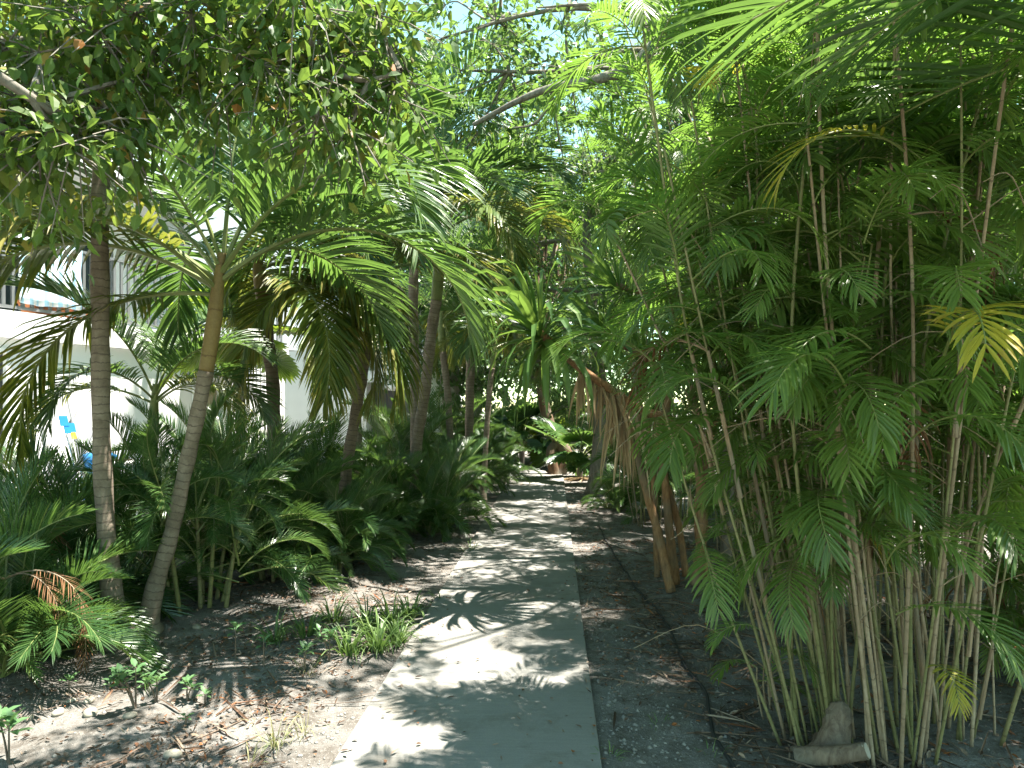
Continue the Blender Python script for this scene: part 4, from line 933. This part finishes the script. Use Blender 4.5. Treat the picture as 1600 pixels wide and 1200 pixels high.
def yucca():
    b = Vector((X(1075, 6.5), 6.5, 0)); t = thing('yucca', 'old yucca with brown stems and strap leaved heads leaning over the path', 'yucca', b)
    V = lambda px, py, d: Vector(at(px, py, d)) - b
    def stem(pts, ra, rb, nm='stem'):
        P = smooth_path([V(*p) for p in pts], 8); g = G(); rng = np.random.RandomState(len(pts) * 7 + int(pts[0][0]))
        tube(g, P, np.linspace(ra, rb, len(P)), 10, True, jit=0.10, rng=rng); put(nm, g.mesh(nm, M['yucca_bark'], True), t); return P
    stem([(1048, 925, 6.3), (1030, 840, 6.35), (1008, 760, 6.4), (990, 690, 6.45)], .045, .03); stem([(1056, 912, 6.5), (1046, 830, 6.5), (1040, 760, 6.5), (1032, 690, 6.5), (1050, 600, 6.5)], .042, .032)
    stem([(1072, 900, 6.6), (1060, 820, 6.6), (1042, 760, 6.55)], .035, .03); stem([(1086, 915, 6.4), (1098, 830, 6.4), (1095, 760, 6.4), (1085, 690, 6.4), (1040, 652, 6.2)], .048, .04)
    stem([(1100, 905, 6.7), (1092, 820, 6.7), (1098, 740, 6.7), (1120, 640, 6.7)], .05, .035); stem([(1027, 905, 6.9), (1024, 830, 6.9), (1020, 720, 6.9), (1028, 620, 6.9)], .03, .02)
    s1 = stem([(1040, 652, 6.2), (1000, 640, 6.1), (960, 612, 6.0), (915, 582, 5.9), (880, 552, 5.8), (838, 515, 5.7)], .040, .030, 'branch')
    s2 = stem([(1050, 600, 6.5), (1010, 560, 6.5), (975, 540, 6.45), (935, 515, 6.4)], .035, .028, 'branch')
    s3 = stem([(1120, 640, 6.7), (1100, 500, 6.6), (1070, 465, 6.5), (1020, 460, 6.5), (960, 445, 6.4)], .034, .026, 'branch')
    s4 = stem([(1028, 620, 6.9), (1015, 600, 6.9), (1005, 570, 6.9)], .025, .022, 'branch')
    for P, seed, n, ln, w, dr in ((s1, 1, 70, 0.80, 0.064, 1.7), (s2, 2, 44, 0.62, 0.055, 0.7), (s3, 3, 44, 0.6, 0.05, 0.7), (s4, 4, 40, 0.6, 0.05, 0.8)):
        ax = np.array(P[-1] - P[-3]); h = put('leaf_head', rosette('leaf_head', 900 + seed, n, ln, w, 'yucca', nrm(ax) + [0, 0, 0.45], 80, dr), t, P[-1])
    put('dead_leaves', skirt('dead_leaves', [V(965, 612, 6.0), V(945, 602, 6.0), V(905, 575, 5.9)], 64, 0.50, 5), t)
    put('dead_leaves', skirt('dead_leaves', [V(985, 628, 6.05), V(962, 612, 6.0)], 48, 0.80, 6), t)
    put('dead_leaves', skirt('dead_leaves', [V(1035, 650, 6.2), V(998, 636, 6.1)], 44, 0.32, 7), t)
yucca()

# ------------------------------------------------------------------ things on the ground
def tuft(label, px, py, n, ln, w, m, seed, group, cat='grass tuft', dr=0.85, up=80):
    p = on_ground(px, py); z = float(ground_z(p[0], p[1])); rng = np.random.RandomState(seed)
    a = rng.uniform(0, 2 * np.pi, n); el = np.radians(rng.uniform(45, up, n)); D = np.stack([np.cos(el) * np.cos(a), np.cos(el) * np.sin(a), np.sin(el)], -1)
    B = np.stack([np.cos(a), np.sin(a), 0 * a], -1) * rng.uniform(0, 0.06, n)[:, None]; W = np.stack([-np.sin(a), np.cos(a), 0 * a], -1)
    g = G(); blades(g, B - [0, 0, 0.02], D, W, ln * rng.uniform(0.5, 1.1, n), w * rng.uniform(0.7, 1.2, n), dr * rng.uniform(0.6, 1.5, n), [0.8, 1, 0.9, 0.7, 0.4], 5, 0.2, 0)
    o = put('grass_tuft', g.mesh('grass_tuft', M[m], False), None, (p[0], p[1], z)); tag(o, label, cat, group)
for i, (px, py, n, ln, lab) in enumerate([(478, 1000, 40, .30, 'grass tuft at the left end of the leafy patch, thin bladed'), (520, 972, 40, .32, 'grass tuft at the back of the leafy patch, near the shrubs'), (546, 1030, 55, .34, 'grass tuft at the front of the leafy patch, full and arching'),
        (592, 1022, 75, .38, 'darkest and fullest grass tuft, in the middle of the patch'), (612, 985, 60, .36, 'grass tuft behind the fullest one in the patch'), (640, 968, 50, .32, 'grass tuft of the patch closest to the path edge'), (430, 1005, 34, .34, 'pale grass tuft farthest left, near the shrub'),
        (575, 985, 50, .34, 'upright grass tuft in the centre back of the patch'), (735, 862, 34, .26, 'lone small grass tuft at the path edge farther on'), (690, 940, 26, .2, 'thin grass tuft on the path edge beyond the patch'), (622, 1010, 46, .3, 'grass tuft at the right front of the patch')]):
    tuft(lab, px, py, n, ln, 0.014, 'grass', 1000 + i, 'green grass tufts left of the path')
for i, (px, py, n, ln, lab) in enumerate([(430, 1165, 26, .24, 'straw coloured dry grass at the lower left of the path'), (475, 1150, 14, .18, 'small dry grass tuft close to the path edge'), (390, 1190, 14, .16, 'dry grass tuft at the bottom edge of the view'), (955, 1190, 12, .12, 'short green grass sprout on the right edge of the path'),
        (1030, 1135, 9, .1, 'tiny grass sprout in the gravel right of the path'), (905, 895, 16, .14, 'dark grass sprout tucked against the right path edge'), (1110, 1175, 9, .12, 'tiny grass sprout beside the black hose'), (480, 1055, 16, .18, 'dry grass sprout in front of the leafy patch')]):
    tuft(lab, px, py, n, ln, 0.006, 'straw' if i < 3 or i == 7 else 'grass', 1040 + i, 'sparse grass sprouts')
def seedling(label, px, py, h, n, ll, seed):
    p = on_ground(px, py); z = float(ground_z(p[0], p[1])); rng = np.random.RandomState(seed); t = thing('seedling', label, 'seedling', (p[0], p[1], z), 0, 'broad leaved seedlings on the bare soil')
    gs = G(); gl = G()
    for k in range(max(1, n // 9)):
        a = rng.uniform(0, 6.28); tip = np.array([math.cos(a) * h * .4 * (k > 0), math.sin(a) * h * .4 * (k > 0), h * rng.uniform(.75, 1.1)]); P = smooth_path([(0, 0, -0.02), tip * [.4, .4, .5], tip], 4); tube(gs, P, np.linspace(.006, .003, len(P)), 5)
        m = 9; b = np.arange(m) * 2.4; el = np.radians(rng.uniform(0, 55, m)); D = np.stack([np.cos(el) * np.cos(b), np.cos(el) * np.sin(b), np.sin(el)], -1)
        leaves(gl, P[-1] - np.array([0, 0, 1.0]) * (np.arange(m) * h * 0.035)[:, None] + D * 0.01, D, np.repeat(ZUP[None], m, 0) + 0.01 * b[:, None], ll * rng.uniform(.7, 1.15, m), ll * .48)
    put('stem', gs.mesh('stem', M['twig']), t); put('leaves', gl.mesh('leaves', M['seed'], False), t)
for i, a in enumerate([('tallest seedling with two woody stems on the bare soil, lower left', 212, 1110, .24, 36, .07), ('seedling with a dense rosette beside the tallest seedling', 245, 1098, .13, 18, .06), ('low seedling right of the tallest one', 292, 1100, .10, 18, .055),
        ('pale sunlit seedling on a bare stalk below the shrub canes', 368, 1035, .22, 9, .075), ('seedling on a thin stem left of the grass patch', 412, 1050, .2, 9, .06), ('small seedling in front of the dry grass', 290, 1140, .05, 9, .04), ('large leaved seedling at the bottom left corner', 14, 1190, .2, 18, .09),
        ('bright green seedling at the foot of the left shrub', 108, 1080, .08, 9, .06), ('seedling in front of the leafy grass patch', 475, 1058, .15, 18, .055), ('round leaved seedling under the fullest tuft', 515, 1040, .2, 18, .06), ('tiny seedling between the stones and the path', 320, 1108, .07, 9, .045)]):
    seedling(*a, seed=1100 + i)
def stone(label, px, py, s, seed):
    p = on_ground(px, py); z = float(ground_z(p[0], p[1])); rng = np.random.RandomState(seed); n, m = 9, 14; th = np.linspace(0.02, np.pi - 0.02, n); ph = np.arange(m) / m * 2 * np.pi
    V = np.array([[math.sin(a) * math.cos(b), math.sin(a) * math.sin(b) * .7, math.cos(a) * .5] for a in th for b in ph]) * 0.8; k = rng.normal(0, 1, (4, 3)) * 1.8
    V = V * (1 + 0.10 * np.sin(V @ k[0]) + 0.08 * np.sin(V @ k[1] * 1.7) + .05 * np.sin(V @ k[2] * 3))[:, None] * s
    q = [(i * m + j, (i + 1) * m + j, (i + 1) * m + (j + 1) % m, i * m + (j + 1) % m) for i in range(n - 1) for j in range(m)]
    g = G(); g.add(V, q); o = put('stone', g.mesh('stone', M['stone'], True), None, (p[0], p[1], z + s * .2), (0, 0, rng.uniform(0, 6))); tag(o, label, 'stone', 'stones on the soil')
for i, a in enumerate([('largest tan stone on the litter at lower left', 140, 1118, .062), ('rounded grey stone behind the largest tan stone', 138, 1096, .045), ('pale flat stone left of the other stones', 92, 1112, .05), ('small pale stone near the left shrub', 112, 1094, .038), ('small whitish stone beside the tallest seedling', 204, 1126, .045),
        ('bluish grey stone at the bottom edge of the soil', 268, 1188, .055), ('flat grey stone at the roots of the two palms', 192, 1040, .06), ('small dark stone at the left edge of the litter', 46, 1118, .04), ('round pale stone beneath the pale sunlit seedling', 308, 986, .05)]):
    stone(*a, seed=1200 + i)
def hose():
    P = [on_ground(*p) for p in [(936, 822), (950, 855), (985, 905), (1020, 945), (1050, 990), (1068, 1040), (1100, 1075), (1108, 1110), (1118, 1155), (1150, 1200), (1180, 1260)]]
    P = smooth_path(P, 8); P[:, 2] = ground_z(P[:, 0], P[:, 1]) + 0.012
    g = G(); tube(g, P, 0.010, 8); o = put('hose', g.mesh('hose', M['rubber'], True)); tag(o, 'black irrigation hose snaking over the soil right of the path', 'hose')
hose()
def log():
    p = on_ground(1322, 1206); t = thing('log', 'short grey cut log lying at the foot of the canes', 'log', (p[0], p[1], 0), 0)
    rng = np.random.RandomState(4)
    g = G(); P = smooth_path([(-0.16, 0.14, 0.0), (-0.04, 0.05, 0.05), (0.08, -0.03, 0.11)], 5); tube(g, P, np.linspace(.046, .036, len(P)), 16, False, jit=0.04, rng=rng); put('bark', g.mesh('bark', M['twig'], True), t)
    g = G(); tube(g, np.array([P[-1] - (P[-1] - P[-2]) * .4, P[-1] + (P[-1] - P[-2]) * 0.05]), [.0365, .033], 16, True); put('cut_end', g.mesh('cut_end', M['cutwood']), t)
log()
def stump():
    p = on_ground(1258, 1170); g = G(); rng = np.random.RandomState(9)
    tube(g, smooth_path([(0, 0, -0.05), (0.02, 0, 0.06), (0.05, 0.02, 0.16), (0.05, 0.04, 0.21)], 4), np.linspace(.10, .03, 13), 14, True, jit=0.22, rng=rng)
    o = put('stump', g.mesh('stump', M['twig'], True), None, (p[0] + 0.12, p[1], 0)); tag(o, 'gnarled grey stump beside the cut log', 'stump')
stump()
def sticks():
    S = [([(905, 968), (950, 962), (1000, 975)], .006, 'thin fallen stick across the soil right of the path'), ([(940, 850), (965, 862), (1005, 872)], .012, 'thick fallen branch lying beyond the hose end'), ([(1090, 1035), (1120, 1030), (1150, 1042)], .006, 'short fallen stick beside the hose bend'),
         ([(580, 950), (630, 945), (690, 950)], .01, 'bare fallen branch lying across the back of the grass patch'), ([(280, 1165), (330, 1150), (395, 1128)], .006, 'crooked fallen twig on the sunlit soil at lower left'), ([(1130, 1140), (1180, 1165), (1210, 1195)], .005, 'dry stalk lying at the foot of the leaning canes'), ([(410, 1110), (440, 1098), (470, 1100)], .005, 'short twig close to the dry grass')]
    for i, (pts, r, lab) in enumerate(S):
        P = smooth_path([on_ground(*p) for p in pts], 6); P[:, 2] = ground_z(P[:, 0], P[:, 1]) + r + 0.004 * np.sin(np.arange(len(P)))
        g = G(); tube(g, P, np.linspace(r, r * .5, len(P)), 6, True, jit=.15, rng=np.random.RandomState(i)); o = put('fallen_stick', g.mesh('fallen_stick', M['twig'])); tag(o, lab, 'stick', 'fallen sticks')
sticks()
def litter():
    rng = np.random.RandomState(77)
    def pts(n, far=14):
        y = 2.3 + (far - 2.3) * rng.uniform(0, 1, n) ** 1.7; s = rng.choice([-1, 1], n, p=[.70, .30]); off = 0.66 + rng.exponential(1.1, n) + (s < 0) * rng.uniform(0, .9, n)
        x = path_c(y) + s * off
        keep = np.sin(x * 2.1 + y * .9) + np.sin(x * 4.3 - y * 3.1) + rng.normal(0, 1, n) > -0.55
        return x[keep], y[keep]
    x, y = pts(19000); n = len(x); z = ground_z(x, y)
    a = rng.uniform(0, 6.28, n); tl = rng.normal(0, .28, n); D = np.stack([np.cos(a), np.sin(a), tl], -1); Nn = nrm(rng.normal(0, .35, (n, 3)) + ZUP)
    g = G(); leaves(g, np.stack([x, y, z + .012], -1), D, Nn, rng.uniform(.010, .05, n) ** 1.0, rng.uniform(.006, .021, n), 0, .3, -0.15)
    # long dry palm leaflets
    x, y = pts(900); n = len(x); z = ground_z(x, y); a = rng.uniform(0, 6.28, n); D = np.stack([np.cos(a), np.sin(a), 0 * a + .03], -1); W = np.stack([-np.sin(a), np.cos(a), rng.normal(0, .5, n)], -1)
    blades(g, np.stack([x, y, z + .01], -1), D, W, rng.uniform(.12, .4, n), rng.uniform(.006, .016, n), .015, [0.6, 1, .9, .6], 4, .3, 0)
    n = 6000; x = rng.uniform(.9, 4.2, n); y = rng.uniform(2.5, 8.5, n); keep = (x - path_c(y) > .75) & (np.sin(x * 3.1 + y) + rng.normal(0, 1, n) > -.5); x, y = x[keep], y[keep]; n = len(x); z = ground_z(x, y)
    a = rng.uniform(0, 6.28, n); D = np.stack([np.cos(a), np.sin(a), rng.normal(.05, .2, n)], -1); leaves(g, np.stack([x, y, z + .012], -1), D, nrm(rng.normal(0, .35, (n, 3)) + ZUP), rng.uniform(.015, .06, n), rng.uniform(.008, .024, n), 0, .3, -.15)
    k = rng.uniform(0, 1, n) < .28; x, y, a = x[k], y[k], a[k]; n = len(x); z = ground_z(x, y); D = np.stack([np.cos(a), np.sin(a), 0 * a + .05], -1); W = np.stack([-np.sin(a), np.cos(a), rng.normal(0, .5, n)], -1)
    blades(g, np.stack([x, y, z + .012], -1), D, W, rng.uniform(.12, .35, n), rng.uniform(.006, .016, n), .02, [0.6, 1, .9, .6], 4, .3, 0)
    # a few on the walk itself
    n = 300; y = 2.4 + 13 * rng.uniform(0, 1, n) ** 1.6; e = rng.uniform(0, 1, n); x = path_c(y) + rng.choice([-1, 1], n) * (.60 - .55 * e ** 2.2); a = rng.uniform(0, 6.28, n); D = np.stack([np.cos(a), np.sin(a), rng.normal(0, .1, n)], -1)
    leaves(g, np.stack([x, y, 0 * x + .044], -1), D, nrm(rng.normal(0, .2, (n, 3)) + ZUP), rng.uniform(.012, .05, n), rng.uniform(.008, .02, n), 0, .25, -.1)
    struct(put('leaf_litter', g.mesh('leaf_litter', M['litter'], False)), 'stuff')
    # pebbles
    n = 3800; y = 2.3 + 8 * rng.uniform(0, 1, n) ** 1.8; s = rng.choice([-1, 1], n, p=[.4, .6]); x = path_c(y) + s * (.63 + rng.exponential(.55, n)); z = ground_z(x, y); r = rng.uniform(.003, .011, n) * rng.choice([1, 1, 1, 1.7], n)
    O = np.array([(1, 0, 0), (0, 1, 0), (-1, 0, 0), (0, -1, 0), (0, 0, .7), (0, 0, -.7)], float); V = O[None] * r[:, None, None] * rng.uniform(.6, 1.25, (n, 6, 1)); c, s_ = np.cos(rng.uniform(0, 6, n)), np.sin(rng.uniform(0, 6, n))
    V = np.stack([V[..., 0] * c[:, None] - V[..., 1] * s_[:, None], V[..., 0] * s_[:, None] + V[..., 1] * c[:, None], V[..., 2]], -1) + np.stack([x, y, z + .002], -1)[:, None]
    t = np.array([(0, 1, 4), (1, 2, 4), (2, 3, 4), (3, 0, 4), (1, 0, 5), (2, 1, 5), (3, 2, 5), (0, 3, 5)])
    g = G(); g.add(V.reshape(-1, 3), None, (t[None] + (np.arange(n) * 6)[:, None, None]).reshape(-1, 3)); struct(put('gravel', g.mesh('gravel', M['pebble'], True)), 'stuff')
litter()

# ------------------------------------------------------------------ light, sky, camera
sc = bpy.context.scene
SUN_EL, SUN_AZ = R(74), R(6)        # azimuth measured from +X (right of the walk) toward +Y (ahead)
sd = Vector((math.cos(SUN_EL) * math.cos(SUN_AZ), math.cos(SUN_EL) * math.sin(SUN_AZ), math.sin(SUN_EL)))
L = bpy.data.lights.new('sun', 'SUN'); L.energy = 4.1; L.angle = R(0.53); L.color = (1.0, 0.95, 0.85)
lo = bpy.data.objects.new('sun', L); C.objects.link(lo); lo.rotation_euler = sd.to_track_quat('Z', 'Y').to_euler(); lo.location = (6, 4, 20)
w = bpy.data.worlds.new('World'); sc.world = w; w.use_nodes = True; nt = w.node_tree
bg = nt.nodes['Background']; sky = nt.nodes.new('ShaderNodeTexSky'); sky.sky_type = 'NISHITA'; sky.sun_disc = False
sky.sun_elevation = SUN_EL; sky.sun_rotation = math.pi / 2 - SUN_AZ; sky.air_density = 0.85; sky.dust_density = 0.0; sky.ozone_density = 6.0
nt.links.new(mixc(nt, 1.0, sky.outputs[0], (1.04, 1.0, 0.58), 'MULTIPLY'), bg.inputs[0]); bg.inputs[1].default_value = 0.12
cam = bpy.data.cameras.new('camera'); co = bpy.data.objects.new('camera', cam); C.objects.link(co); sc.camera = co
cam.sensor_width = 36; cam.lens = F / 1600 * 36; cam.shift_y = (HZ - 600) / 1600; cam.clip_end = 900; cam.clip_start = 0.05
co.location = (0, 0, EYE); co.rotation_euler = (R(90), 0, 0)
sc.view_settings.view_transform = 'Standard'; sc.view_settings.look = 'None'; sc.view_settings.exposure = 2.65; sc.view_settings.gamma = 1
sc.render.engine = 'CYCLES'; cy = sc.cycles
cy.max_bounces = 10; cy.diffuse_bounces = 6; cy.glossy_bounces = 2; cy.transmission_bounces = 6; cy.transparent_max_bounces = 4
cy.use_denoising = True; cy.sample_clamp_indirect = 6; cy.caustics_reflective = False; cy.caustics_refractive = False
